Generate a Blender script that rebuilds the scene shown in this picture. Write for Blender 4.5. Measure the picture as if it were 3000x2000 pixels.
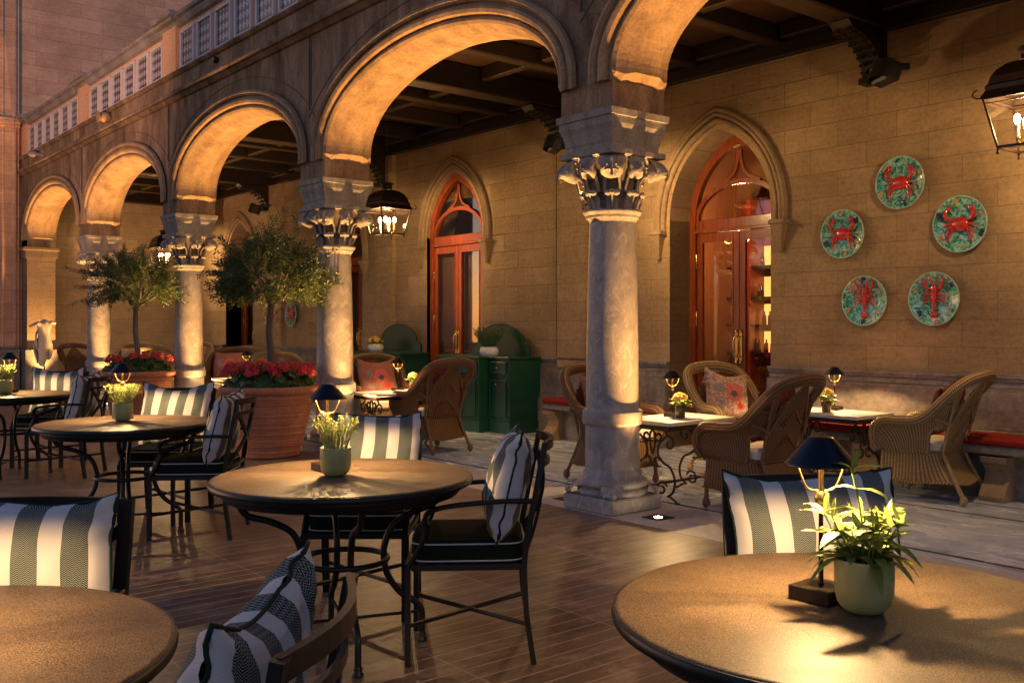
import bpy, bmesh, math, random
from mathutils import Vector, Matrix
from math import sin, cos, pi, sqrt, radians, atan2
SC = bpy.context.scene
COL = SC.collection
for o in list(bpy.data.objects): bpy.data.objects.remove(o)

# ---------------------------------------------------------------- camera
cam_d = bpy.data.cameras.new('camera'); cam = bpy.data.objects.new('camera', cam_d); COL.objects.link(cam)
cam_d.sensor_width = 36; cam_d.lens = 34.2
cam_d.shift_x = -0.0333; cam_d.shift_y = -0.0165
cam_d.clip_start = 0.05; cam_d.clip_end = 400
cam.location = (5.28, -5.14, 1.38)
cam.rotation_euler = (radians(90), 0, radians(49.67))
SC.camera = cam
# ---------------------------------------------------------------- dusk sky
W = bpy.data.worlds.new("World"); SC.world = W; W.use_nodes = True
wn = W.node_tree; bg = wn.nodes['Background']
sky = wn.nodes.new('ShaderNodeTexSky'); sky.sky_type = 'NISHITA'; sky.sun_disc = False
sky.sun_elevation = radians(4.0); sky.sun_rotation = radians(250); sky.ozone_density = 3.5
tint = wn.nodes.new('ShaderNodeMix'); tint.data_type = 'RGBA'; tint.blend_type = 'MULTIPLY'; tint.inputs[0].default_value = 1
tint.inputs[7].default_value = (1.14, .95, 1.02, 1)      # violet dusk
wn.links.new(sky.outputs[0], tint.inputs[6]); wn.links.new(tint.outputs[2], bg.inputs[0]); bg.inputs[1].default_value = 0.15
sd = bpy.data.lights.new('sun', 'SUN'); sd.energy = 0.11; sd.angle = radians(40); sd.color = (1, .56, .40)
so = bpy.data.objects.new('sun', sd); COL.objects.link(so)
so.rotation_euler = Vector((-.80, .50, -.30)).to_track_quat('-Z', 'Y').to_euler()   # afterglow, low behind the camera
SC.view_settings.view_transform = 'Standard'; SC.view_settings.look = 'None'
SC.view_settings.exposure = 0.72; SC.view_settings.gamma = 1.0
SC.cycles.use_denoising = True
SC.cycles.max_bounces = 7; SC.cycles.diffuse_bounces = 4; SC.cycles.glossy_bounces = 3
SC.cycles.transmission_bounces = 4; SC.cycles.transparent_max_bounces = 10
SC.cycles.sample_clamp_indirect = 4.0; SC.cycles.sample_clamp_direct = 0
SC.cycles.caustics_reflective = False; SC.cycles.caustics_refractive = False

WARM = (1.0, .60, .25)
P_LANTERN, P_UP, P_TABLE = 62, 780, 48.0

# ---------------------------------------------------------------- mesh helpers
class MB:
    def __init__(s): s.v = []; s.f = []; s.uv = {}; s.smooth = []
    def add(s, vs, fs, M=None, smooth=False, uvs=None):
        b = len(s.v)
        for v in vs:
            v = Vector(v)
            s.v.append(M @ v if M else v)
        for i, f in enumerate(fs):
            if uvs: s.uv[len(s.f)] = uvs[i]
            s.f.append([b + k for k in f]); s.smooth.append(smooth)
        return s
    def box(s, c, d, rz=0, M=None, bev=0):
        hx, hy, hz = d[0]/2, d[1]/2, d[2]/2
        T = Matrix.Translation(Vector(c)) @ Matrix.Rotation(rz, 4, 'Z')
        if M: T = M @ T
        if bev <= 0:
            vs = [(x, y, z) for z in (-hz, hz) for x, y in ((-hx, -hy), (hx, -hy), (hx, hy), (-hx, hy))]
            s.add(vs, [(3,2,1,0),(4,5,6,7),(0,1,5,4),(1,2,6,5),(2,3,7,6),(3,0,4,7)], T)
        else:
            b = min(bev, hx*.9, hy*.9, hz*.9); vs = []
            for z, o in ((-hz, b), (-hz+b, 0), (hz-b, 0), (hz, b)):
                for x, y in ((-hx+o, -hy+b+0*o), ):
                    pass
                X, Y = hx-o, hy-o; c2 = b if o == 0 else b*.6
                vs += [(-X+c2,-Y,z),(X-c2,-Y,z),(X,-Y+c2,z),(X,Y-c2,z),(X-c2,Y,z),(-X+c2,Y,z),(-X,Y-c2,z),(-X,-Y+c2,z)]
            fs = [tuple(reversed(range(8))), tuple(range(24, 32))]
            for r in range(3):
                for k in range(8): fs.append((r*8+k, r*8+(k+1)%8, (r+1)*8+(k+1)%8, (r+1)*8+k))
            s.add(vs, fs, T)
        return s
    def b2(s, x0, x1, y0, y1, z0, z1, bev=0):
        return s.box(((x0+x1)/2, (y0+y1)/2, (z0+z1)/2), (abs(x1-x0), abs(y1-y0), abs(z1-z0)), bev=bev)
    def lathe(s, prof, n=24, M=None, smooth=True, a0=0, cap=True):
        vs, fs, uv = [], [], []
        m = len(prof)
        for k in range(n):
            a = a0 + 2*pi*k/n
            for r, z in prof: vs.append((r*cos(a), r*sin(a), z))
        for k in range(n):
            k2 = (k+1) % n
            for j in range(m-1):
                fs.append((k*m+j, k2*m+j, k2*m+j+1, k*m+j+1))
        s.add(vs, fs, M, smooth)
        if cap:
            for j, rev in ((0, True), (m-1, False)):
                if prof[j][0] > 1e-5:
                    ring = [(prof[j][0]*cos(a0+2*pi*k/n), prof[j][0]*sin(a0+2*pi*k/n), prof[j][1]) for k in range(n)]
                    s.add(ring, [tuple(reversed(range(n))) if rev else tuple(range(n))], M)
        return s
    def tube(s, pts, r, n=8, closed=False, M=None, flat=None, smooth=True, caps=True):
        P = [Vector(p) for p in pts]; m = len(P)
        if not isinstance(r, (list, tuple)): r = [r]*m
        vs, fs = [], []; up = None; uvs = []; L = 0
        Ls = [0]
        for i in range(1, m): Ls.append(Ls[-1]+(P[i]-P[i-1]).length)
        for i in range(m):
            if closed: t = P[(i+1) % m]-P[i-1]
            else: t = P[min(i+1, m-1)]-P[max(i-1, 0)]
            if t.length < 1e-9: t = Vector((0,0,1))
            t.normalize()
            if up is None:
                up = Vector((0,0,1)) if abs(t.z) < .9 else Vector((0,1,0))
            a = t.cross(up)
            if a.length < 1e-4: a = t.cross(Vector((1,.1,0)))
            a.normalize(); b = a.cross(t).normalized(); up = b
            fa, fb = flat if flat else (1, 1)
            for k in range(n):
                th = 2*pi*(k+.5)/n
                vs.append(P[i]+a*(cos(th)*r[i]*fa)+b*(sin(th)*r[i]*fb))
        rng = m if closed else m-1
        for i in range(rng):
            i2 = (i+1) % m
            for k in range(n):
                k2 = (k+1) % n
                fs.append((i*n+k, i*n+k2, i2*n+k2, i2*n+k))
                l0 = Ls[i]; l1 = Ls[i2] if i2 > i else Ls[i]+.02
                w = 2*pi*r[i]/n
                uvs.append([(l0, k*w), (l0, (k+1)*w), (l1, (k+1)*w), (l1, k*w)])
        if not closed and caps:
            fs.append(tuple(range(n))); uvs.append([(0,0)]*n)
            fs.append(tuple((m-1)*n+k for k in reversed(range(n)))); uvs.append([(0,0)]*n)
        s.add(vs, fs, M, smooth and n > 4, uvs)
        return s
    def grid(s, F, nu, nv, M=None, smooth=True, UV=None, skip=None):
        vs = [F(i/nu, j/nv) for i in range(nu+1) for j in range(nv+1)]
        fs, uvs = [], []
        for i in range(nu):
            for j in range(nv):
                if skip and skip((i+.5)/nu, (j+.5)/nv): continue
                a = i*(nv+1)+j
                fs.append((a, a+nv+1, a+nv+2, a+1))
                if UV: uvs.append([UV(i/nu, j/nv), UV((i+1)/nu, j/nv), UV((i+1)/nu, (j+1)/nv), UV(i/nu, (j+1)/nv)])
        s.add(vs, fs, M, smooth, uvs if UV else None)
        return s
    def prism(s, poly, y0, y1, M=None, smooth=False):   # polygon in x,z extruded along y
        n = len(poly)
        vs = [(x, y0, z) for x, z in poly]+[(x, y1, z) for x, z in poly]
        fs = [tuple(range(n)), tuple(reversed(range(n, 2*n)))]
        s.add(vs, fs, M)
        s.add(vs, [((k+1) % n, k, n+k, n+(k+1) % n) for k in range(n)], M, smooth)
        return s
    def ball(s, c, r, n=8, m=6, M=None, sc=(1,1,1)):
        prof = [(max(1e-6, r*sin(pi*k/m)), -r*cos(pi*k/m)) for k in range(m+1)]
        T = Matrix.Translation(Vector(c)) @ Matrix.Diagonal((*sc, 1))
        if M: T = M @ T
        return s.lathe(prof, n, T, cap=False)
    def build(s, name, mat, parent=None, solid=0, merge=False):
        me = bpy.data.meshes.new(name)
        me.from_pydata([tuple(v) for v in s.v], [], s.f)
        me.polygons.foreach_set('use_smooth', s.smooth)
        if s.uv:
            ul = me.uv_layers.new(name='UVMap')
            for p in me.polygons:
                q = s.uv.get(p.index)
                if q:
                    for k, li in enumerate(p.loop_indices): ul.data[li].uv = q[k % len(q)]
        me.materials.append(mat); me.update()
        o = bpy.data.objects.new(name, me); COL.objects.link(o)
        if parent: o.parent = parent
        if solid:
            md = o.modifiers.new('s', 'SOLIDIFY'); md.thickness = solid; md.offset = 0
        return o
def tag(o, label=None, cat=None, group=None, kind=None):
    if label: o['label'] = label
    if cat: o['category'] = cat
    if group: o['group'] = group
    if kind: o['kind'] = kind
    return o
def thing(name, label, cat, loc=(0,0,0), rz=0, group=None):
    o = bpy.data.objects.new(name, None); COL.objects.link(o); o.empty_display_size = .05
    o.location = loc; o.rotation_euler = (0, 0, rz)
    return tag(o, label, cat, group)
def dup(root, loc=None, rz=None, label=None, parent=None):
    c = root.copy(); COL.objects.link(c)
    if parent: c.parent = parent
    for ch in list(root.children): dup(ch, parent=c)
    if loc is not None: c.location = loc
    if rz is not None: c.rotation_euler = (0, 0, rz)
    if label: c['label'] = label
    return c
def face(fx, fy): return atan2(-fx, fy)       # rotation turning local +Y to (fx, fy)
def light(name, kind, loc, power, color=WARM, parent=None, radius=.03, **kw):
    d = bpy.data.lights.new(name, kind); d.energy = power; d.color = color; d.shadow_soft_size = radius
    for k, v in kw.items(): setattr(d, k, v)
    o = bpy.data.objects.new(name, d); COL.objects.link(o); o.location = loc
    if parent: o.parent = parent
    return o
def spline(pts, n=6):
    P = [Vector(p) for p in pts]; out = []
    for i in range(len(P)-1):
        p0, p1, p2, p3 = P[max(i-1, 0)], P[i], P[i+1], P[min(i+2, len(P)-1)]
        for k in range(n):
            t = k/n
            out.append(.5*((2*p1)+(p2-p0)*t+(2*p0-5*p1+4*p2-p3)*t*t+(3*p1-p0-3*p2+p3)*t**3))
    out.append(P[-1]); return out

# ---------------------------------------------------------------- material helpers
class NT:
    def __init__(s, name):
        s.m = bpy.data.materials.new(name); s.m.use_nodes = True; s.t = s.m.node_tree
        s.b = s.t.nodes['Principled BSDF']; s.out = s.t.nodes['Material Output']
    def n(s, typ, props=None, **inp):
        nd = s.t.nodes.new(typ)
        for k, v in (props or {}).items(): setattr(nd, k, v)
        for k, v in inp.items():
            key = int(k[1:]) if k[0] == 'i' and k[1:].isdigit() else k.replace('_', ' ')
            s.set(nd.inputs[key], v)
        return nd
    def set(s, sock, v):
        if isinstance(v, bpy.types.NodeSocket): s.t.links.new(v, sock)
        elif isinstance(v, bpy.types.Node): s.t.links.new(v.outputs[0], sock)
        elif isinstance(v, (tuple, list)) and len(v) == 3 and sock.type == 'RGBA': sock.default_value = (*v, 1)
        else: sock.default_value = v
    def math(s, op, a, b=0.0, c=None, clamp=False):
        nd = s.t.nodes.new('ShaderNodeMath'); nd.operation = op; nd.use_clamp = clamp
        s.set(nd.inputs[0], a); s.set(nd.inputs[1], b)
        if c is not None: s.set(nd.inputs[2], c)
        return nd.outputs[0]
    def mix(s, f, a, b, blend='MIX'):
        nd = s.t.nodes.new('ShaderNodeMix'); nd.data_type = 'RGBA'; nd.blend_type = blend
        s.set(nd.inputs[0], f); s.set(nd.inputs[6], a); s.set(nd.inputs[7], b)
        return nd.outputs[2]
    def ramp(s, f, stops):
        nd = s.t.nodes.new('ShaderNodeValToRGB'); s.set(nd.inputs[0], f)
        el = nd.color_ramp.elements
        while len(el) < len(stops): el.new(.5)
        for e, (p, c) in zip(el, stops):
            e.position = p; e.color = (*c, 1) if isinstance(c, (tuple, list)) else (c, c, c, 1)
        return nd.outputs[0]
    def pos(s): return s.n('ShaderNodeNewGeometry').outputs['Position']
    def objc(s): return s.n('ShaderNodeTexCoord').outputs['Object']
    def uv(s): return s.n('ShaderNodeTexCoord').outputs['UV']
    def sep(s, v):
        nd = s.n('ShaderNodeSeparateXYZ', i0=v); return nd.outputs
    def comb(s, x, y, z=0.0): return s.n('ShaderNodeCombineXYZ', i0=x, i1=y, i2=z).outputs[0]
    def noise(s, v, scale, detail=4, rough=.55, dist=0):
        nd = s.n('ShaderNodeTexNoise', Vector=v, Scale=scale, Detail=detail, Roughness=rough, Distortion=dist)
        return nd.outputs[0]
    def vor(s, v, scale, feat='F1'):
        nd = s.n('ShaderNodeTexVoronoi', {'feature': feat}, Vector=v, Scale=scale); return nd
    def scalev(s, v, x, y, z):
        return s.n('ShaderNodeMapping', Vector=v, Scale=(x, y, z)).outputs[0]
    def bump(s, h, strength=.3, dist=.01):
        nd = s.n('ShaderNodeBump', Height=h, Strength=strength, Distance=dist)
        s.t.links.new(nd.outputs[0], s.b.inputs['Normal']); return nd
    def fin(s, color, rough=.6, metal=0, spec=.5, **kw):
        s.set(s.b.inputs['Base Color'], color); s.set(s.b.inputs['Roughness'], rough)
        s.b.inputs['Metallic'].default_value = metal; s.b.inputs['Specular IOR Level'].default_value = spec
        for k, v in kw.items(): s.set(s.b.inputs[k.replace('_', ' ')], v)
        return s.m

def m_ashlar(name, ax, c1, c2, cj, bw=.61, bh=.237, bump=.5, stain=.5):
    t = NT(name); p = t.pos(); x, y, z = t.sep(p)
    h = x if ax == 'x' else y
    wob = t.math('MULTIPLY', t.math('SUBTRACT', t.noise(p, 3.0, 2), .5), .012)
    v = t.comb(t.math('ADD', h, wob), t.math('ADD', z, wob))
    br = t.n('ShaderNodeTexBrick', {'offset': .5, 'squash': 1.0}, Vector=v, Color1=c1, Color2=c2, Mortar=cj,
             Scale=1.0, Mortar_Size=.0026, Mortar_Smooth=.35, Bias=0.0, Brick_Width=bw, Row_Height=bh)
    n1 = t.noise(p, 1.1, 6, .65); n2 = t.noise(p, 24, 5, .7); n3 = t.noise(t.scalev(p, 4, 4, 30), 1.2, 4, .6)
    c = t.mix(t.ramp(n1, [(.35, 0), (.7, 1)]), br.outputs[0], t.mix(.8, br.outputs[0], tuple(k*.5 for k in c1)), )
    c = t.mix(stain, c, t.ramp(n2, [(.25, .55), (.5, .95), (.8, 1.25)]), 'MULTIPLY')
    c = t.mix(.35, c, t.ramp(n3, [(.3, .6), (.65, 1.1)]), 'MULTIPLY')
    hgt = t.math('ADD', t.math('MULTIPLY', t.math('SUBTRACT', 1, br.outputs['Fac']), .6), t.math('ADD', t.math('MULTIPLY', n2, .5), t.math('MULTIPLY', n3, .35)))
    t.bump(hgt, bump, .012)
    return t.fin(c, .85, spec=.25)
def m_rough(name, c1, c2, scale=3, fine=40, rough=.8, bump=.4, streak=True, spec=.25, dist=.01):
    t = NT(name); p = t.pos()
    n1 = t.noise(t.scalev(p, 1, 1, .3) if streak else p, scale, 7, .65); n2 = t.noise(p, fine, 4, .7)
    c = t.ramp(n1, [(.3, c1), (.68, c2)])
    c = t.mix(.6, c, t.ramp(n2, [(.3, .5), (.6, 1.0), (.85, 1.3)]), 'MULTIPLY')
    t.bump(t.math('ADD', n1, n2), bump, dist)
    return t.fin(c, rough, spec=spec)
def m_plain(name, c, rough=.5, metal=0, spec=.5, var=.25, scale=20, bump=0.1, **kw):
    t = NT(name); p = t.objc(); n1 = t.noise(p, scale, 4, .6)
    cc = t.mix(var, c, t.ramp(n1, [(.3, .35), (.7, 1.5)]), 'MULTIPLY')
    if bump: t.bump(n1, bump, .004)
    return t.fin(cc, rough, metal, spec, **kw)
def m_emit(name, c, s):
    t = NT(name); return t.fin((0,0,0), .5, Emission_Color=c, Emission_Strength=s)
def m_leaf(name, c1, c2, scale=6, rough=.5, trans=.25):
    t = NT(name); r = t.n('ShaderNodeNewGeometry').outputs['Random Per Island']
    c = t.mix(r, c1, c2)
    t.fin(c, rough, spec=.35)
    tr = t.n('ShaderNodeBsdfTranslucent', Color=t.mix(.5, c, (.5, .55, .1)))
    mx = t.n('ShaderNodeMixShader', i0=trans, i1=t.b.outputs[0], i2=tr.outputs[0])
    t.t.links.new(mx.outputs[0], t.out.inputs[0]); return t.m

M = {}
M['wall'] = m_ashlar('gallery_sandstone', 'x', (.49,.345,.190), (.385,.26,.14), (.20,.135,.08), bump=.8, stain=.75)
M['tower'] = m_ashlar('tower_sandstone', 'y', (.82,.52,.35), (.64,.39,.265), (.16,.09,.06), .9, .30, .7)
M['towerx'] = m_ashlar('tower_sandstone_front', 'x', (.52,.30,.19), (.44,.25,.155), (.16,.09,.06), .9, .30, .7)
M['pier'] = m_ashlar('pier_sandstone', 'y', (.46,.34,.22), (.36,.25,.16), (.13,.09,.06), .6, .3, .7)
def m_stucco():
    t = NT('weathered_stucco'); p = t.pos(); q = t.scalev(p, 1, 1, .28)
    a = t.noise(q, 2.6, 8, .7, .6); b = t.noise(q, 11, 6, .7); f = t.noise(p, 45, 5, .75); g = t.noise(p, 1.1, 4, .6)
    c = t.ramp(a, [(.30, (.12,.078,.052)), (.50, (.31,.205,.130)), (.70, (.54,.37,.235))])
    c = t.mix(.65, c, t.ramp(b, [(.30, .45), (.55, 1.0), (.75, 1.35)]), 'MULTIPLY')
    c = t.mix(.6, c, t.ramp(f, [(.35, .55), (.60, 1.1)]), 'MULTIPLY')
    c = t.mix(.5, c, t.ramp(g, [(.35, .6), (.6, 1.15)]), 'MULTIPLY')
    t.bump(t.math('ADD', t.math('MULTIPLY', b, .8), f), .9, .018); return t.fin(c, .88, spec=.2)
M['stucco'] = m_stucco()
M['moulding'] = m_rough('arch_moulding_stone', (.25,.16,.095), (.52,.35,.20), 5, 40, .8, .8)
M['mould2'] = m_rough('door_moulding_stone', (.27,.19,.11), (.42,.29,.165), 4, 40, .8, .5, False)
M['dado'] = m_rough('dado_stone', (.17,.145,.12), (.36,.31,.265), 2.5, 20, .7, .5, False)
M['coping'] = m_rough('coping_stone', (.20,.17,.15), (.42,.38,.36), 3, 30, .7, .4, False)
M['parapet'] = m_rough('parapet_plaster', (.80,.44,.25), (.85,.50,.29), 2, 40, .8, .15)
def m_column():
    t = NT('column_limestone'); p = t.pos()
    w = t.noise(p, 3.2, 6, .6, 1.5); v = t.vor(t.scalev(p, 1, 1, .6), 7); f = t.noise(p, 60, 4, .7)
    c = t.ramp(w, [(.30, (.25,.228,.21)), (.5, (.345,.31,.282)), (.70, (.44,.39,.345))])
    blot = t.ramp(t.noise(t.scalev(p, 1, 1, .55), 9, 3, .5, 2.2), [(.56, 0), (.60, .45)])
    c = t.mix(blot, c, (.54,.49,.43)); c = t.mix(.4, c, t.ramp(f, [(.3, .6), (.7, 1.15)]), 'MULTIPLY')
    t.bump(t.math('ADD', f, w), .25, .006)
    return t.fin(c, .55, spec=.4)
M['column'] = m_column()
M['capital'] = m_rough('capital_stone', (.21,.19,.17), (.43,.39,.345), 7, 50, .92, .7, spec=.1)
M['capdark'] = m_rough('recess_shade_stone', (.07,.055,.05), (.18,.15,.13), 8, 50, .8, .6)  # capital stone darkened to paint shade into the recess; also dark face joints
def m_terrace():
    t = NT('terrace_travertine'); p = t.pos(); x, y, z = t.sep(p)
    fx = t.math('FRACT', t.math('DIVIDE', t.math('ADD', x, 50.03), .105))
    g = t.math('LESS_THAN', t.math('ABSOLUTE', t.math('SUBTRACT', fx, .5)), .036)
    fy = t.math('FRACT', t.math('DIVIDE', t.math('ADD', y, 85.33), .85))
    j = t.math('LESS_THAN', fy, .008)
    # tile index for tone variation
    idx = t.comb(t.math('FLOOR', t.math('DIVIDE', t.math('ADD', x, 50.03), .42)), t.math('FLOOR', t.math('DIVIDE', t.math('ADD', y, 85.33), .85)))
    wn_ = t.n('ShaderNodeTexWhiteNoise', {'noise_dimensions': '2D'}, Vector=idx).outputs[0]
    vn = t.noise(t.scalev(p, 4, 1.6, 1), 1.9, 8, .72, .5); fn = t.noise(p, 35, 4, .7)
    c = t.ramp(vn, [(.30, (.065,.042,.032)), (.5, (.145,.092,.066)), (.70, (.33,.235,.175))])
    c = t.mix(.55, c, t.ramp(wn_, [(0, .6), (1, 1.45)]), 'MULTIPLY')
    dirt = t.noise(p, 2.2, 6, .7); c = t.mix(.6, c, t.ramp(dirt, [(.35, .55), (.6, 1.15)]), 'MULTIPLY')
    c = t.mix(.5, c, t.ramp(fn, [(.3, .7), (.7, 1.2)]), 'MULTIPLY')
    c = t.mix(t.math('MULTIPLY', j, .8), c, (.36,.25,.19))
    c = t.mix(t.math('MULTIPLY', g, .9), c, (.46,.34,.26))
    t.bump(t.math('SUBTRACT', t.math('MULTIPLY', vn, .12), g), .3, .003)
    r = t.math('ADD', t.math('ADD', .27, t.math('MULTIPLY', vn, .26)), t.math('MULTIPLY', g, .5))
    return t.fin(c, r, spec=.5)
M['terrace'] = m_terrace()
def m_marble():
    t = NT('gallery_marble'); p = t.pos(); x, y, z = t.sep(p)
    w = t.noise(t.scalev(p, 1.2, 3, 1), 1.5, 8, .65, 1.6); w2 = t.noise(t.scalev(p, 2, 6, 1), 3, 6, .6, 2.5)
    c = t.ramp(w, [(.3, (.30,.37,.48)), (.46, (.48,.58,.74)), (.6, (.68,.77,.90)), (.75, (.60,.63,.68))])  # grey-blue stone, its blue strengthened to stand in for cool skylight
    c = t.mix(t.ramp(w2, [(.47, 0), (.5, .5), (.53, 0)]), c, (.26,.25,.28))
    # dark inlay bands along the gallery, tile joints
    d1 = t.math('LESS_THAN', t.math('ABSOLUTE', t.math('SUBTRACT', y, .47)), .022)
    d2 = t.math('LESS_THAN', t.math('ABSOLUTE', t.math('SUBTRACT', y, 1.82)), .018)
    d3 = t.math('LESS_THAN', t.math('ABSOLUTE', t.math('SUBTRACT', y, 2.28)), .012)
    tx = t.math('LESS_THAN', t.math('FRACT', t.math('DIVIDE', t.math('ADD', x, 20.3), .6)), .008)
    ty = t.math('LESS_THAN', t.math('FRACT', t.math('DIVIDE', t.math('ADD', y, 20.07), .6)), .008)
    c = t.mix(t.math('MULTIPLY', t.math('MAXIMUM', tx, ty), .45), c, (.2,.19,.19))
    # brown inlay field near the columns
    br_ = t.math('MULTIPLY', t.math('GREATER_THAN', y, .50), t.math('LESS_THAN', y, .92))
    nb = t.math('LESS_THAN', t.math('ABSOLUTE', t.math('SUBTRACT', t.math('FRACT', t.math('DIVIDE', t.math('ADD', x, 43.55), 4.355)), .5)), .40)
    c = t.mix(t.math('MULTIPLY', t.math('MULTIPLY', br_, nb), .0), c, (.3,.2,.15))
    c = t.mix(t.math('MAXIMUM', d1, t.math('MAXIMUM', d2, d3)), c, (.055,.045,.042))
    return t.fin(c, t.math('ADD', .16, t.math('MULTIPLY', w, .2)), spec=.5)
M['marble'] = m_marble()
M['border'] = m_rough('border_marble', (.50,.46,.43), (.66,.62,.58), 2.5, 18, .35, .05, False, .5)
def m_wood(name, c1, c2, rough=.3, sc=(14, 14, 1.2), spec=.5, coat=0):
    t = NT(name); p = t.objc(); n1 = t.noise(t.scalev(p, *sc), 1.6, 6, .6, 1.2); n2 = t.noise(p, 2, 3)
    c = t.ramp(n1, [(.3, c1), (.7, c2)]); c = t.mix(.4, c, t.ramp(n2, [(.3, .6), (.7, 1.2)]), 'MULTIPLY')
    t.bump(n1, .08, .003); return t.fin(c, rough, spec=spec, Coat_Weight=coat, Coat_Roughness=.12)
M['door'] = m_wood('varnished_mahogany', (.22,.036,.009), (.46,.095,.02), .26, coat=.5)
M['doorshade'] = m_wood('shaded_varnished_mahogany', (.11,.022,.007), (.27,.060,.016), .26, coat=.5)  # same mahogany, darkened to paint in the shade of the deep reveal
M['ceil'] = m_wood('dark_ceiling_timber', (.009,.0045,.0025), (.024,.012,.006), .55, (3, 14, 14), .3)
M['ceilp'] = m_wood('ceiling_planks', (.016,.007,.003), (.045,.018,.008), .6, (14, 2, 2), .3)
M['iron'] = m_plain('blackened_iron', (.012,.010,.009), .42, .3, .5, .3, 60)
M['brz'] = m_plain('dark_bronze_metal', (.030,.019,.013), .38, .5, .5, .3, 60)
M['rust'] = m_plain('wrought_iron_brown', (.05,.035,.026), .5, .5, .5, .4, 30)
M['brass'] = m_plain('brass', (.75,.50,.16), .25, 1, .5, .15, 30)
M['brassdark'] = m_plain('aged_brass_stem', (.25,.17,.07), .3, 1, .5, .25, 40)
M['shade'] = m_plain('blue_black_lacquer', (.006,.007,.013), .30, 0, .35, .1, 30, 0)
M['shadein'] = m_plain('shade_lining', (.75,.66,.5), .6, 0, .3, .05, 30, 0)
M['green'] = m_plain('green_paint', (.008,.060,.034), .32, 0, .5, .15, 8, .05)
M['white_c'] = m_plain('white_ceramic', (.75,.74,.72), .25, 0, .5, .05, 10, 0)
M['olivepot'] = m_plain('sage_glazed_pot', (.34,.34,.13), .45, 0, .4, .12, 12, .06)
M['soil'] = m_plain('potting_soil', (.045,.025,.016), .95, 0, .1, .7, 60, .8)
M['brownglass'] = m_plain('brown_glass_pot', (.10,.06,.03), .15, 0, .6, .2, 12, 0)
M['terracotta'] = m_rough('terracotta', (.40,.145,.075), (.62,.26,.145), 3, 40, .75, .2, False)
M['seatgreen'] = m_plain('dark_green_canvas', (.009,.016,.008), .9, 0, .15, .2, 90, .2)
M['piping'] = m_plain('dark_green_piping', (.010,.028,.018), .8, 0, .2, .1, 60)
M['wpiping'] = m_plain('white_piping', (.6,.6,.58), .8, 0, .2, .1, 60)
M['cream'] = m_plain('cream_canvas', (.60,.52,.44), .9, 0, .15, .1, 90, .2)
M['redcush'] = m_plain('red_canvas', (.27,.022,.012), .88, 0, .2, .12, 60, .15)
M['flowerpink'] = m_leaf('geranium_petals', (.60,.020,.045), (.80,.09,.13), trans=.2)
M['petalyellow'] = m_leaf('yellow_petals', (.85,.52,.08), (.9,.68,.25), trans=.25)
M['petalorange'] = m_leaf('orange_petals', (.80,.33,.05), (.9,.55,.08), trans=.2)
M['oliveleaf'] = m_leaf('olive_leaves', (.014,.036,.011), (.07,.115,.042), trans=.10)
M['geraleaf'] = m_leaf('geranium_leaves', (.018,.055,.013), (.05,.11,.03), trans=.15)
M['sage'] = m_leaf('sage_leaves', (.13,.20,.045), (.27,.35,.09), trans=.3)
M['santo'] = m_leaf('santolina_leaves', (.30,.33,.14), (.42,.44,.20), trans=.25)
M['thyme'] = m_leaf('pale_leaves', (.36,.38,.15), (.50,.50,.22), trans=.3)
M['lavender'] = m_leaf('lavender_leaves', (.06,.12,.05), (.15,.23,.11), trans=.15)
M['lavflower'] = m_leaf('lavender_flowers', (.14,.09,.22), (.22,.15,.32), trans=.1)
M['bark'] = m_rough('olive_bark', (.10,.08,.065), (.20,.165,.14), 8, 60, .9, .7)
M['statue'] = m_rough('statue_stone', (.34,.30,.25), (.55,.50,.44), 7, 50, .75, .3, False)
M['white_b'] = m_plain('white_glaze', (.62,.58,.56), .4, 0, .4, .1, 20, 0)
M['speaker'] = m_plain('speaker_plastic', (.010,.010,.011), .5, 0, .4, .1, 30)
M['badge'] = m_plain('speaker_badge', (.5,.5,.5), .3, .6)
M['bulb'] = m_emit('bulb_glow', (1.0, .62, .26), 60)
M['bulb2'] = m_emit('table_bulb_glow', (1.0, .66, .30), 22)
M['upglow'] = m_emit('uplight_glow', (1.0, .70, .36), 60)
M['candle'] = m_plain('candle_sleeve', (.80,.62,.36), .6)
def m_glass(name, tint=(1,1,1), refl=.09, rough=.02, ior=1.5):
    t = NT(name)
    lw = t.math('POWER', t.n('ShaderNodeLayerWeight', Blend=.5).outputs['Facing'], 4.0)
    tr = t.n('ShaderNodeBsdfTransparent', Color=tint); gl = t.n('ShaderNodeBsdfGlossy', Roughness=rough, Color=(1,1,1))
    f = t.math('ADD', t.math('MULTIPLY', lw, .7), refl, clamp=True)
    mx = t.n('ShaderNodeMixShader', i0=f, i1=tr.outputs[0], i2=gl.outputs[0])
    t.t.links.new(mx.outputs[0], t.out.inputs[0]); return t.m
M['glass'] = m_glass('lantern_glass', refl=.0)
M['pane2'] = m_glass('clear_door_glass', (.9,.85,.8), .07)
M['pane'] = m_glass('door_glass', (.80,.75,.70), .12)
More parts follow.
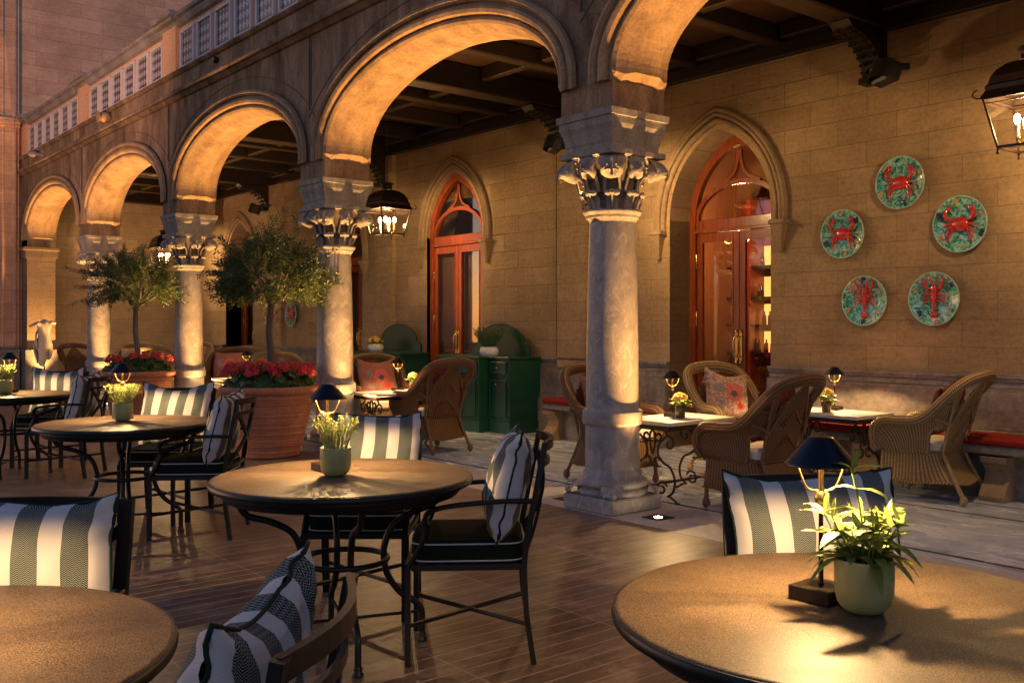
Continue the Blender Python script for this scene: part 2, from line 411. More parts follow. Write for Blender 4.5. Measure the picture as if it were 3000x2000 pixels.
def m_top():
    t = NT('speckled_tabletop'); p = t.objc()
    n = t.noise(p, 270, 2, .9); n2 = t.noise(p, 4, 5, .6); v2 = t.vor(t.scalev(p, 1, 1.8, 1), 62)
    c = t.ramp(n, [(.38, (.030,.019,.011)), (.51, (.110,.068,.037)), (.64, (.27,.18,.10))])
    c = t.mix(t.ramp(v2.outputs[0], [(.12, .95), (.20, 0)]), c, (.03,.02,.013))
    sm = t.noise(t.scalev(p, 1, 3, 1), 2.3, 5, .65, 1.0); c = t.mix(.8, c, t.ramp(n2, [(.3, .6), (.7, 1.25)]), 'MULTIPLY')
    sp_ = t.ramp(t.vor(p, 95).outputs[0], [(.045, 1), (.07, 0)]); c = t.mix(t.math('MULTIPLY', sp_, .7), c, (.62,.50,.34))
    t.bump(n, .12, .002)
    return t.fin(c, t.math('ADD', .38, t.math('MULTIPLY', sm, .32)), spec=.40)
M['top'] = m_top()
def m_stripe():
    t = NT('striped_herringbone_fabric'); u, v, _ = t.sep(t.uv())
    f = t.math('FRACT', t.math('ADD', t.math('DIVIDE', u, .124), 8.0))   # u measured from the centre
    st = t.math('LESS_THAN', t.math('ABSOLUTE', t.math('SUBTRACT', f, .5)), .27)
    zz = t.math('MULTIPLY', t.math('ABSOLUTE', t.math('SUBTRACT', t.math('FRACT', t.math('DIVIDE', u, .018)), .5)), .016)
    hb = t.math('GREATER_THAN', t.math('FRACT', t.math('DIVIDE', t.math('ADD', v, zz), .0055)), .62)
    dark = t.mix(hb, (.012,.026,.022), (.30,.31,.28))
    light_ = t.mix(t.math('MULTIPLY', hb, .25), (.62,.58,.56), (.46,.43,.41))
    c = t.mix(st, light_, dark)
    t.bump(t.math('ADD', hb, t.math('MULTIPLY', t.noise(t.uv(), 9, 3), 3)), .25, .002)
    return t.fin(c, .9, spec=.15)
M['stripe'] = m_stripe()
def m_floral(name, base, seed):
    t = NT(name); uv = t.uv(); p = t.n('ShaderNodeMapping', Vector=uv, Location=(seed*.37, seed*.71, 0)).outputs[0]
    n1 = t.noise(p, 9, 5, .6, 2); n2 = t.noise(p, 28, 4, .6, 1)
    c = t.mix(t.ramp(n2, [(.48, 0), (.54, .75)]), base, (.34,.15,.11)); c = t.mix(t.ramp(t.noise(p, 14, 5, .7, 3), [(.56, 0), (.60, .7)]), c, (.16,.13,.14))
    u, v, _ = t.sep(uv)
    def disc(cx, cy, r):
        d = t.math('SQRT', t.math('ADD', t.math('POWER', t.math('SUBTRACT', u, cx), 2.0), t.math('POWER', t.math('SUBTRACT', v, cy), 2.0)))
        d = t.math('ADD', d, t.math('MULTIPLY', t.math('SUBTRACT', n1, .5), .09))
        return t.math('LESS_THAN', d, r), d
    a, da = disc(.035, .02, .095)
    ring = t.math('GREATER_THAN', t.math('FRACT', t.math('MULTIPLY', da, 55)), .4)
    c = t.mix(a, c, t.mix(ring, (.62,.07,.06), (.75,.25,.2)))
    b, _ = disc(.035, .01, .035); c = t.mix(b, c, (.10,.11,.14))
    e, _ = disc(-.11, .05, .05); c = t.mix(e, c, t.mix(ring, (.16,.17,.2), (.35,.33,.33)))
    g, _ = disc(.10, -.11, .035); c = t.mix(g, c, (.65,.05,.03))
    h, _ = disc(-.10, -.12, .04); c = t.mix(t.math('MULTIPLY', h, .7), c, (.30,.28,.30))
    t.bump(n1, .2, .004); return t.fin(c, .85, spec=.2)
M['floral'] = m_floral('floral_fabric_cream', (.66,.46,.34), 0)
M['floral2'] = m_floral('floral_fabric_coral', (.44,.17,.11), 2)
M['floraldark'] = m_plain('burgundy_floral_fabric', (.16,.035,.03), .85, 0, .2, .8, 30, .2)
def m_wicker(name, c1, c2):
    t = NT(name); uv = t.uv(); u, v, _ = t.sep(uv)
    col = t.math('FLOOR', t.math('DIVIDE', u, .026))
    sh = t.math('MULTIPLY', t.math('MODULO', t.math('ABSOLUTE', col), 2.0), .5)
    su = t.math('ABSOLUTE', t.math('SINE', t.math('MULTIPLY', u, pi/.026)))
    sv = t.math('ABSOLUTE', t.math('SINE', t.math('ADD', t.math('MULTIPLY', v, pi/.0145), t.math('MULTIPLY', sh, pi))))
    h = t.math('ADD', t.math('MULTIPLY', su, .45), t.math('MULTIPLY', sv, .55))
    n = t.noise(t.scalev(uv, 3, 60, 1), 3, 3, .6)
    c = t.ramp(h, [(.25, tuple(k*.10 for k in c1)), (.62, c1), (.95, tuple(k*1.25 for k in c2))])
    c = t.mix(.6, c, t.ramp(n, [(.3, .55), (.7, 1.35)]), 'MULTIPLY')
    t.bump(h, .8, .006); return t.fin(c, .5, spec=.4)
M['wicker'] = m_wicker('woven_wicker_tan', (.24,.155,.062), (.42,.29,.125))
M['wickerb'] = m_wicker('woven_wicker_brown', (.105,.048,.018), (.22,.11,.042))
M['cane'] = m_plain('wrapped_cane', (.36,.24,.105), .4, 0, .5, .6, 70, .4)
M['caneb'] = m_plain('wrapped_cane_brown', (.16,.075,.028), .4, 0, .5, .6, 70, .4)
def m_majolica(name, s):
    t = NT(name); p = t.n('ShaderNodeMapping', Vector=t.objc(), Location=(s*3.1, s*1.7, 0)).outputs[0]
    n = t.noise(p, 16, 4, .6, 1.8); n2 = t.noise(p, 40, 3, .6)
    c = t.ramp(n, [(.30, (.01,.03,.035)), (.38, (.02,.20,.11)), (.48, (.08,.42,.34)), (.58, (.35,.62,.58)), (.70, (.68,.74,.62))])
    c = t.mix(.3, c, t.ramp(n2, [(.3, .5), (.7, 1.3)]), 'MULTIPLY')
    t.bump(n2, .3, .004); return t.fin(c, .12, spec=.6, Coat_Weight=.6, Coat_Roughness=.05)
M['rimglaze'] = m_plain('pale_turquoise_rim', (.42,.62,.52), .12, 0, .6, .4, 30, 0)
M['redglaze'] = m_plain('red_glaze', (.55,.030,.018), .14, 0, .6, .6, 40, .3, Coat_Weight=.7)
M['pinkglaze'] = m_plain('pink_glaze', (.55,.28,.22), .18, 0, .6, .5, 40, .2)
M['blueglaze'] = m_plain('dark_blue_glaze', (.03,.03,.09), .15, 0, .6, .5, 40, .2)
M['yelglaze'] = m_plain('yellow_glaze', (.45,.36,.08), .18, 0, .6, .5, 40, .2)
def m_tile():
    t = NT('patterned_parapet_tile'); x, y, z = t.sep(t.pos())
    a = t.math('ABSOLUTE', t.math('SUBTRACT', t.math('FRACT', t.math('DIVIDE', x, .105)), .5))
    b = t.math('ABSOLUTE', t.math('SUBTRACT', t.math('FRACT', t.math('DIVIDE', z, .125)), .5))
    d = t.math('ADD', a, b)
    rr = t.math('SQRT', t.math('ADD', t.math('POWER', a, 2.0), t.math('POWER', b, 2.0)))
    c = t.mix(t.math('LESS_THAN', d, .36), (.035,.018,.025), (.66,.64,.72))
    c = t.mix(t.math('LESS_THAN', rr, .13), c, (.10,.07,.11))
    c = t.mix(t.math('LESS_THAN', t.math('ABSOLUTE', t.math('SUBTRACT', rr, .42)), .035), c, (.35,.27,.25))
    return t.fin(c, .3, spec=.5)
M['tile'] = m_tile()
M['tframe'] = m_plain('white_tile_frame', (.62,.60,.64), .4, 0, .4, .1)
M['backing'] = m_plain('wall_tone_backing', (.42,.30,.19), .85, 0, .2, .3, 4)  # wall tone that stands in for the reflection in the door glass
M['bookred'] = m_plain('red_shelving', (.20,.026,.012), .4)

# ================================================================ SETTING
BAY = 4.355
o = MB().b2(-40, 14, -22, -.292, -.30, 0).build('terrace_floor', M['terrace']); tag(o, kind='structure')
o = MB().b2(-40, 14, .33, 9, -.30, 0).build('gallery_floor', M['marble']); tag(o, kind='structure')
o = MB().b2(-40, 14, -.29, .328, -.30, 0).build('threshold_floor', M['border']); tag(o, kind='structure')

# ---------------------------------------------------------------- arcade
XC = [-BAY*k for k in range(4)] + [BAY]
BC = [-BAY*k-BAY/2 for k in range(-1, 4)]       # bay centres, incl. the one right of the camera view
YF, YB = -.27, .27
ZS, TOPW = 3.22, 4.52
def ell(a, b, zc, n=36, lo=0): return [(a*cos(pi*k/n), zc+b*sin(pi*k/n)) for k in range(n+1)]
arc = thing('stone_arcade', 'weathered stucco arcade wall with five round arches and a tiled parapet above the columns', 'arcade')
mb = MB()
def arch_wall(mb, xc, hw, a, b, zc, zbot, ztop, yf, yb, n=36):
    pts = [(xc-hw, zbot), (xc-a, zbot)] + [(xc-x, z) for x, z in ell(a, b, zc, n)] + [(xc+a, zbot), (xc+hw, zbot)]
    # front and back as quads from outline to top
    for y, rev in ((yf, False), (yb, True)):
        vs, fs = [], []
        for (x, z) in pts: vs += [(x, y, z), (x, y, ztop)]
        for k in range(len(pts)-1):
            if abs(pts[k][0]-pts[k+1][0]) < 1e-6: continue
            q = (2*k, 2*k+2, 2*k+3, 2*k+1)
            fs.append(tuple(reversed(q)) if rev else q)
        mb.add(vs, fs)
    vs, fs = [], []
    for (x, z) in pts: vs += [(x, yf, z), (x, yb, z)]
    for k in range(len(pts)-1): fs.append((2*k, 2*k+1, 2*k+3, 2*k+2))
    mb.add(vs, fs)
for xc in BC: arch_wall(mb, xc, BAY/2, 1.9, .80, ZS, 2.94, TOPW, YF, YB)
mb.b2(-19, -BAY*4, YF, YB, 2.94, TOPW)
mb.b2(6.533, 10, YF, YB, 2.94, TOPW)
mb.b2(-17.6, 9, YF-.03, .25, 4.66, 4.83)
mb.build('wall', M['stucco'], arc)
# vertical chases and voussoir shadow joints on the face
mb = MB()
for x in XC: mb.b2(x-.045, x-.01, YF-.004, YF+.02, 3.75, 4.50); mb.b2(x-.06, x-.047, YF-.012, YF, 3.7, 4.5)
for xc in BC:
    mb.tube([(xc+x, YF-.001, z) for x, z in ell(1.9+.62, .8+.62, ZS-.25, 40)[6:-6]], .006, 4)
mb.build('face_joint', M['capdark'], arc)
# swept arch mouldings
prof = [(.23,-.30),(.22,-.335),(.19,-.345),(.165,-.325),(.158,-.295),(.145,-.298),(.13,-.325),(.105,-.335),(.075,-.325),(.062,-.285),(.055,-.262),(.045,-.285),(.02,-.29),
        (-.005,-.270),(-.03,-.20),(-.062,-.125),(-.064,.125),(-.03,.20),(.0,.27),(.05,.30),(.13,.32),(.2,.30),(.23,.26)]
for xc in BC:
    mb = MB(); n = 44; vs, fs = [], []
    secs = []
    for k in range(n+1):
        th = pi*k/n; ca, sa = cos(th), sin(th)
        px_, pz = 1.87*ca, ZS+.785*sa
        nx, nz = ca/1.87, sa/.785; L = sqrt(nx*nx+nz*nz); nx /= L; nz /= L
        secs.append([(xc+px_+nx*(q+.0), y, pz+nz*q) for q, y in prof])
    # hanging ends: pull inward to the pier with a scalloped foot
    def foot(sec, sgn):
        out = []
        for i, (x, y, z) in enumerate(sec):
            sc = .028*abs(sin((y+.30)/.60*pi*3))
            out.append((xc+sgn*(1.905+.004) if abs(x-xc) < 1.905 else x, y, z-.075-sc*1.3))
        return out
    def mid(sec, sgn):
        return [(x, y, z-.02-.028*abs(sin((y+.30)/.60*pi*3))) for (x, y, z) in sec]
    secs = [foot(secs[0], 1), mid(secs[0], 1)] + secs + [mid(secs[-1], -1), foot(secs[-1], -1)]
    m = len(prof)
    for s_ in secs: vs += s_
    for k in range(len(secs)-1):
        for j in range(m-1): fs.append((k*m+j, (k+1)*m+j, (k+1)*m+j+1, k*m+j+1))
    mb.add(vs, fs, smooth=False)
    mb.build('arch_moulding', M['moulding'], arc)
# string courses
mb = MB()
def course(mb, pr, x0, x1):     # profile (y,z) extruded along x
    vs = [(x0, y, z) for y, z in pr]+[(x1, y, z) for y, z in pr]; n = len(pr)
    mb.add(vs, [(k, k+n, (k+1) % n+n, (k+1) % n) for k in range(n)]+[tuple(range(n)), tuple(reversed(range(n, 2*n)))])
course(mb, [(-.26,4.49),(-.30,4.50),(-.345,4.545),(-.375,4.55),(-.385,4.58),(-.375,4.61),(-.34,4.615),(-.30,4.66),(-.2,4.67),(-.2,4.5)], -17.6, 9)
course(mb, [(-.25,4.81),(-.33,4.83),(-.36,4.86),(-.35,4.885),(-.31,4.90),(-.1,4.90),(-.1,4.82)], -17.6, 9)
mb.build('string_course', M['stucco'], arc)
pw = MB().b2(-17.45, 9, -.22, .0, 4.90, 5.53)
for k in range(-2, 5): pw.b2(-BAY*k-.26, -BAY*k+.26, -.285, .05, 4.905, 5.56)
pw.b2(-19, 9, .0, .25, 4.51, 4.89)
pw.build('parapet_wall', M['parapet'], arc)
cp = MB()
course(cp, [(-.22,5.53),(-.27,5.55),(-.30,5.60),(-.295,5.63),(-.335,5.645),(-.34,5.69),(-.30,5.705),(.1,5.705),(.1,5.53)], -17.6, 9)
for k in range(-2, 5):
    cp.b2(-BAY*k-.32, -BAY*k+.32, -.37, .12, 5.61, 5.66); cp.b2(-BAY*k-.37, -BAY*k+.37, -.425, .15, 5.66, 5.735, .015)
cp.build('coping', M['coping'], arc)
tf = None
for k in range(0, 5):
    for i in range(6):
        x = -BAY*k + .26 + .34 + i*.627 if k else .6+i*.627
        if x > 4.2 and k == 0: continue
        if tf is None:
            f = MB()
            for a, b_, c_, d_ in ((-.25,.25,4.925,4.965),(-.25,.25,5.425,5.465)): f.b2(a, b_, -.262, -.215, c_, d_, .006)
            for a, b_ in ((-.25,-.21),(.21,.25)): f.b2(a, b_, -.262, -.215, 4.965, 5.425, .006)
            tf = f.build('tile_panel', M['tframe'], arc); tf.location = (x, 0, 0)
            tl = MB().b2(-.21, .21, -.232, -.215, 4.965, 5.425).build('tile_field', M['tile'], tf)
        else: dup(tf, (x, 0, 0), parent=arc)
# impost blocks over each column belong to the wall

# ---------------------------------------------------------------- columns
def make_column():
    t = thing('stone_column', '', 'column', group='columns of the arcade')
    MB().box((0,0,.055), (.532,.532,.11), bev=.012).build('plinth', M['column'], t)
    b = MB().lathe([(.25,.11),(.262,.12),(.266,.135),(.262,.152),(.25,.16),(.238,.165),(.238,.172),(.255,.178),(.268,.19),(.270,.205),(.262,.222),(.245,.232),(.228,.236),(.222,.24),(.222,.283),(.212,.288),(.206,.31)], 48)
    for k in range(4):      # corner leaves curling over the torus
        a = pi/4+k*pi/2; T = Matrix.Rotation(a, 4, 'Z')
        def F(u, v):
            w = (u-.5)*(.19-.06*v); r = .215+.125*v; z = .235-.115*v+.012*sin(v*pi)+.018*max(0, v-.72)/.28-abs(u-.5)**2*.05
            return (r, w, z)
        b.grid(F, 6, 10, T); b.ball((.335, 0, .138), .026, 10, 6, T, (1,1.5,1))
    b.build('base', M['column'], t)
    MB().lathe([(.206,.30),(.204,.62),(.203,.63),(.224,.635),(.227,.65),(.227,.725),(.222,.74),(.203,.745),(.199,.76),(.196,1.2),(.187,1.7),(.174,2.15)], 48).build('shaft', M['column'], t)
    MB().lathe([(.174,2.145),(.178,2.15),(.183,2.165),(.196,2.172),(.2,2.18),(.198,2.19),(.208,2.2),(.222,2.215),(.224,2.232),(.19,2.238)], 48).build('necking', M['capital'], t)
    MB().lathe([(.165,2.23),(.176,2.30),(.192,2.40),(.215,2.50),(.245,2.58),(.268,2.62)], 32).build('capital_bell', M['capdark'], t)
    c = MB()
    for k in range(8):       # lower ring of leaves
        T = Matrix.Rotation(k*pi/4+pi/8*0, 4, 'Z')
        def F(u, v):
            w = (u-.5)*.105*(1-.25*v); r = .178+.02*v+.055*v**3; z = 2.24+.125*v-.02*max(0, v-.8)/.2
            return (r-abs(u-.5)**2*.10, w, z)
        c.grid(F, 6, 8, T)
        for j in (-1, 0, 1): c.ball((.226-.008*abs(j), j*.032, 2.352-.004*abs(j)), .027, 8, 6, T, (.9,1,.8))
        c.tube([(.20, 0, 2.25), (.222, 0, 2.31), (.238, 0, 2.345)], .007, 5, M=T)
    for k in range(8):       # upper curling volutes: bowed stem and a hooded scroll
        ang = k*pi/4+pi/8*0; corner = (k % 2 == 1); T = Matrix.Rotation(ang, 4, 'Z')
        R = .335 if corner else .265
        sc = 1.15 if corner else .95
        st = spline([(.19,-.055,2.36),(.215,-.05,2.46),(R-.04,-.03,2.50)], 4); c.tube(st, [.013]*len(st), 6, M=T)
        st = [(x,-y,z) for x, y, z in st]; c.tube(st, [.013]*len(st), 6, M=T)
        def F(u, v):         # hood
            a = (u-.5)*pi*.95; w = sin(a)*.084*sc*(.75+.30*sin(v*pi))
            r0 = .215+(R-.215)*sin(v*pi/2); z = 2.63-.15*v**1.3
            return (r0+.070*cos(a)*sc*(.4+.6*v), w, z+.012*cos(a))
        c.grid(F, 10, 8, T)
        # scroll end opening downward
        c.lathe([(.022,.012),(.040,-.004),(.060,-.016),(.072,-.004),(.076,.02),(.070,.05),(.055,.08),(.03,.10)], 16, T @ Matrix.Translation((R+.004, 0, 2.487)) @ Matrix.Diagonal((sc,sc,sc,1)) @ Matrix.Rotation(radians(-25), 4, 'Y'))
        for j in (-1, 1): c.tube([(R-.05, j*.03, 2.61), (R+.03*sc, j*.040*sc, 2.575), (R+.068*sc, j*.030*sc, 2.52)], .008, 5, M=T)
        c.tube([(R+.045, 0, 2.50+.065*sc),(R+.078*sc, 0, 2.50),(R+.060, 0, 2.455)], .011, 6, M=T)
        # arches between hoods under the slab
        T2 = Matrix.Rotation(ang+pi/8, 4, 'Z')
        c.tube([(.262, .058*cos(a), 2.56+.062*sin(a)) for a in [pi*j/8 for j in range(9)]], .011, 6, M=T2)
    c.build('capital', M['capital'], t)
    def sq(mb, prof, sm=False):
        vs, fs = [], []
        for h, z in prof: vs += [(-h,-h,z),(h,-h,z),(h,h,z),(-h,h,z)]
        for k in range(len(prof)-1):
            for j in range(4): fs.append((k*4+j, k*4+(j+1)%4, (k+1)*4+(j+1)%4, (k+1)*4+j))
        fs += [(3,2,1,0), tuple(len(prof)*4-4+j for j in range(4))]
        mb.add(vs, fs)
    s = MB(); sq(s, [(.275,2.615),(.283,2.62),(.283,2.655),(.27,2.662)]); s.build('capital_slab', M['capital'], t)
    s = MB(); sq(s, [(.245,2.662),(.245,2.70),(.252,2.715),(.258,2.76),(.268,2.80),(.285,2.835),(.287,2.885),(.300,2.89),(.305,2.937),(.30,2.94)]); s.build('abacus', M['capital'], t)
    return t
col0 = make_column()
labs = ['pale limestone column nearest the camera, in the middle right, with wicker chairs behind it',
        'stone column directly behind the larger, nearer terracotta pot of red geraniums',
        'stone column behind the smaller, farther terracotta pot, second column from the left',
        'farthest free-standing stone column, left of the smaller olive tree',
        'stone column outside the picture on the right']
col0['label'] = labs[0]
for k, x in enumerate(XC):
    if k: dup(col0, (x, 0, 0), label=labs[k])
# ---------------------------------------------------------------- end pier
pr = thing('stone_pier', 'square sandstone end pier with moulded impost at the far left of the arcade', 'pier', (-17.42, 0, 0))
MB().b2(-.20, .27, -.27, .27, 0, 2.78).build('pier_shaft', M['pier'], pr)
MB().b2(-.20, .32, -.32, .32, 0, .86, .01).build('pier_base', M['dado'], pr)
im = MB(); im.b2(-.20,.285,-.285,.285,2.74,2.78); im.b2(-.20,.31,-.31,.31,2.78,2.93); im.b2(-.20,.345,-.345,.345,2.93,3.0,.01); im.build('impost', M['pier'], pr)
MB().b2(-.20,.27,-.27,.27,3.0,3.2).build('pier_top', M['pier'], pr)

# ---------------------------------------------------------------- tower on the left
tw = thing('stone_tower', 'tall sandstone tower block rising behind the parapet at the upper left', 'building')
t_ = MB(); t_.b2(-24, -17.60, -.34, 9, 0, 13); t_.build('wall', M['tower'], tw)
t_ = MB(); t_.b2(-24, -17.50, -.78, -.345, .86, 13); t_.build('corner_pilaster', M['tower'], tw)
t_ = MB(); t_.b2(-24, -18.6, -6, -.785, 0, 13); t_.build('side_wall', M['tower'], tw)
t_ = MB(); t_.b2(-24, -17.40, -.86, -.345, 0, .86, .01); t_.b2(-24, -18.5, -6, -.87, 0, .86); t_.b2(-24,-17.44,-.83,-.35,.862,.93,.02); t_.build('tower_base', M['dado'], tw)
t_ = MB()
t_.lathe([(.055,.93),(.055,13)], 12, Matrix.Translation((-17.50,-.44,0)), cap=False); t_.lathe([(.03,.93),(.03,13)], 10, Matrix.Translation((-17.49,-.66,0)), cap=False)
t_.build('corner_shaft', M['tower'], tw)
t_ = MB(); 
for z0, z1, e in ((5.50,5.56,.05),(5.56,5.64,.10),(5.64,5.69,.14)): t_.b2(-24, -17.50+e, -.80-e, -.33, z0, z1, .01)
t_.build('cornice', M['tower'], tw)

# ---------------------------------------------------------------- gallery back wall with doors
YW = 3.0
DOORS = [(-1.47,.69,.38,.92,2.55),(-6.39,.70,.10,.92,2.68),(-9.72,.69,.38,.92,2.55),(-14.06,.69,.38,.92,2.55)]
bl = thing('gallery_building', 'ochre sandstone palace wall with pointed doorways under the timber ceiling', 'building')
def parch(w, h, n=14):    # pointed arch outline, x from -w to w, height above springing
    c = (h*h-w*w)/(2*w); r = w+c; out = []
    amax = atan2(h, c)
    for k in range(n+1):
        a = amax*k/n; out.append((-(r*cos(a)-c), r*sin(a)))
    return out + [(-x, z) for x, z in reversed(out[:-1])]
mb = MB()
edges = [-22]
for i, (xc, w, rec, h, zs) in enumerate(sorted(DOORS)):
    pts = [(xc-w, 0), (xc-w, zs)] + [(xc+x, zs+z) for x, z in parch(w, h)][1:] + [(xc+w, 0)]
    mb.b2(edges[-1], xc-w, YW, YW+.5, 0, 4.6)
    vs, fs = [], []
    P2 = pts[1:-1]
    for x, z in P2: vs += [(x, YW, z), (x, YW, 4.6)]
    for k in range(len(P2)-1): fs.append((2*k, 2*k+2, 2*k+3, 2*k+1))
    mb.add(vs, fs)
    vs, fs = [], []
    for x, z in pts: vs += [(x, YW+.0, z), (x, YW+.5, z)]
    for k in range(len(pts)-1): fs.append((2*k, 2*k+1, 2*k+3, 2*k+2))
    rv = MB().add(vs, fs); rv.build('door_reveal', M['pier'], bl)
    edges.append(xc+w)
mb.b2(edges[-1], 12, YW, YW+.5, 0, 4.6)
mb.build('sandstone_wall', M['wall'], bl)
# dado / plinth, between the doors
cuts = [-17.6]
for xc, w, *_ in sorted(DOORS): cuts += [xc-w, xc+w]
cuts += [12]
db = MB()
for a, b_ in zip(cuts[0::2], cuts[1::2]):
    for z0, z1, pr_ in ((0,.44,.13),(.44,.50,.10),(.50,.815,.075),(.815,.845,.06),(.845,.905,.03),(.905,.935,.045),(.935,.962,.06)):
        db.b2(a, b_, YW-pr_, YW+.01, z0+.0005, z1, .006 if z1-z0 > .05 else 0)
db.build('dado', M['dado'], bl)
for x in (1.80, -4.10, -8.58, -12.6):
    pl = MB()
    pl.lathe([(.035,.99),(.035,4.1)], 12, Matrix.Translation((x, YW-.005, 0)), cap=False)
    pl.b2(x+.075, x+.60, YW-.06, YW, .0, 4.1)
    pl.build('wall_pilaster', M['wall'], bl)
def door_moulding(xc, w, h, zs):
    m = MB(); W_ = w+.085
    for off, y, r in ((0,-.012,.036),(.058,-.032,.026),(.10,-.02,.034)):
        pts = [(xc-W_-off, YW+y, zs-.12)]+[(xc+x*(W_+off)/w, YW+y, zs+z*(h+.09+off*1.2)/h) for x, z in parch(w, h, 18)]+[(xc+W_+off, YW+y, zs-.12)]
        m.tube(pts, r, 8)
    for s_ in (-1, 1):
        x = xc+s_*(W_+.055)
        m.box((x, YW-.05, zs-.14), (.19, .13, .05), bev=.01)
        vs = [(x-.07,YW-.1,zs-.165),(x+.07,YW-.1,zs-.165),(x+.07,YW,zs-.165),(x-.07,YW,zs-.165),(x-.015,YW-.04,zs-.40),(x+.015,YW-.04,zs-.40),(x+.015,YW,zs-.40),(x-.015,YW,zs-.40)]
        m.add(vs, [(0,1,5,4),(1,2,6,5),(3,0,4,7),(4,5,6,7)])
        m.ball((x, YW-.03, zs-.42), .028, 8, 6)
    return m.build('hood_moulding', M['mould2'], bl)
def make_door(xc, w, rec, h, zs, full=True):
    y = YW+rec
    f = MB()
    out = [(-w, 0)]+[(x, zs+z) for x, z in parch(w, h)]+[(w, 0)]
    def bar(p, r, fl=(1, .8), dy=0): f.tube([(xc+a, y+dy, b_) for a, b_ in p], r, 4, flat=fl, smooth=False)
    # arched outer frame as two offset ribbons
    wi, hi = w-.085, h-.12
    inn = [(-wi, 0)]+[(x, zs+z) for x, z in parch(wi, hi)]+[(wi, 0)]
    for y0, A, B in ((y-.045, out, inn),):
        vs, fs = [], []
        for (a, b_), (c_, d_) in zip(A, B): vs += [(xc+a, y0, b_), (xc+c_, y0, d_), (xc+c_, y0+.07, d_)]
        for k in range(len(A)-1): fs += [(3*k+3, 3*k, 3*k+1, 3*k+4), (3*k+4, 3*k+1, 3*k+2, 3*k+5)]
        f.add(vs, fs)
    zt = zs-.02                                                        # transom
    f.b2(xc-wi, xc+wi, y-.035, y+.03, zt-.10, zt+.03, .008); f.b2(xc-wi, xc+wi, y-.055, y+.03, zt-.12, zt-.085, .006)
    # fanlight tracery
    ar = [(wi*cos(pi*k/16)*.99, zt+.02+.40*sin(pi*k/16)) for k in range(17)]
    f.tube([(xc+a, y-.005, b_) for a, b_ in ar], .038, 4, flat=(1, .8), smooth=False)
    top = zs+hi
    for s_ in (-1, 1):
        cv = spline([(s_*.015, 0, top-.05), (s_*.03, 0, top-.2), (s_*.10, 0, top-.33), (s_*.28, 0, zt+.405)], 5)
        f.tube([(xc+p.x, y-.005, p.z) for p in cv], .024, 4, flat=(1, .8), smooth=False)
    DM = M['doorshade'] if xc > -2 else M['door']
    d = f.build('arched_door', DM, bl)
    if xc < -2: MB().b2(xc-w+.01, xc+w-.01, y+.10, y+.12, 0, zs).build('added_pane_backing', M['backing'], d)  # sheet added behind the panes to imitate their reflection of the wall
    # leaves
    for s_ in (-1, 1):
        l = MB(); x0, x1 = (xc-wi+.005, xc-.004) if s_ < 0 else (xc+.004, xc+wi-.005); z1 = zt-.125
        l.b2(x0, x0+.075, y-.02, y+.025, .01, z1, .006); l.b2(x1-.075, x1, y-.02, y+.025, .01, z1, .006)
        l.b2(x0+.075, x1-.075, y-.018, y+.022, z1-.09, z1); l.b2(x0+.075, x1-.075, y-.018, y+.022, .01, .35)
        for a, b_ in ((x0+.075, x0+.088), (x1-.088, x1-.075)): l.b2(a, b_, y-.028, y-.015, .35, z1-.09)
        l.b2(x0+.088, x1-.088, y-.028, y-.015, z1-.103, z1-.09); l.b2(x0+.088, x1-.088, y-.028, y-.015, .35, .363)
        l.build('door_leaf', DM, d)
        MB().b2(x0+.088, x1-.088, y, y+.006, .363, z1-.103).build('door_glass', M['pane2' if xc > -2 else 'pane'], d)
        hx = xc+s_*.03
        hd = MB(); hd.b2(hx-.018, hx+.018, y-.032, y-.022, .98, 1.30, .004); hd.tube(spline([(hx, y-.05, 1.02), (hx, y-.075, 1.07), (hx, y-.08, 1.14), (hx, y-.075, 1.21), (hx, y-.05, 1.26)], 4), .010, 8)
        hd.tube([(hx, y-.03, 1.03), (hx, y-.055, 1.03)], .008, 6); hd.tube([(hx, y-.03, 1.25), (hx, y-.055, 1.25)], .008, 6); hd.ball((hx, y-.03, .97), .02); hd.ball((hx, y-.03, 1.31), .02)
        hd.build('door_handle', M['brass'], d)
        for z in (.5, 1.45, 2.1):
            hx2 = x0 if s_ < 0 else x1
            MB().lathe([(.002,-.085),(.009,-.075),(.009,.075),(.002,.085)], 8, Matrix.Translation((hx2, y-.03, z))).build('hinge', M['brass'], d)
    g = MB(); gp = [(xc+x*.97, zs+z*.97) for x, z in parch(wi, hi)]
    g.add([(a, y+.012, b_) for a, b_ in gp], [tuple(range(len(gp)))]); g.build('fanlight_glass', M['pane'], d)
    return d
for xc, w, rec, h, zs in DOORS:
    door_moulding(xc, w, h, zs); make_door(xc, w, rec, h, zs)
# rooms behind the doors: enclosing walls
rm = MB(); rm.b2(-22, 12, 7.2, 7.4, 0, 4.6); rm.b2(-22, -21.8, 3.5, 7.2, 0, 4.6); rm.b2(11.8, 12, 3.5, 7.2, 0, 4.6); rm.b2(-4.2, -4.0, 3.5, 7.2, 0, 4.6)
rm.build('room_wall', m_plain('room_plaster', (.20,.08,.04), .8), bl)
MB().b2(-22, 12, 3.0, 7.4, 4.605, 4.8).build('room_ceiling', m_plain('room_ceiling_paint', (.4,.3,.2), .8), bl)
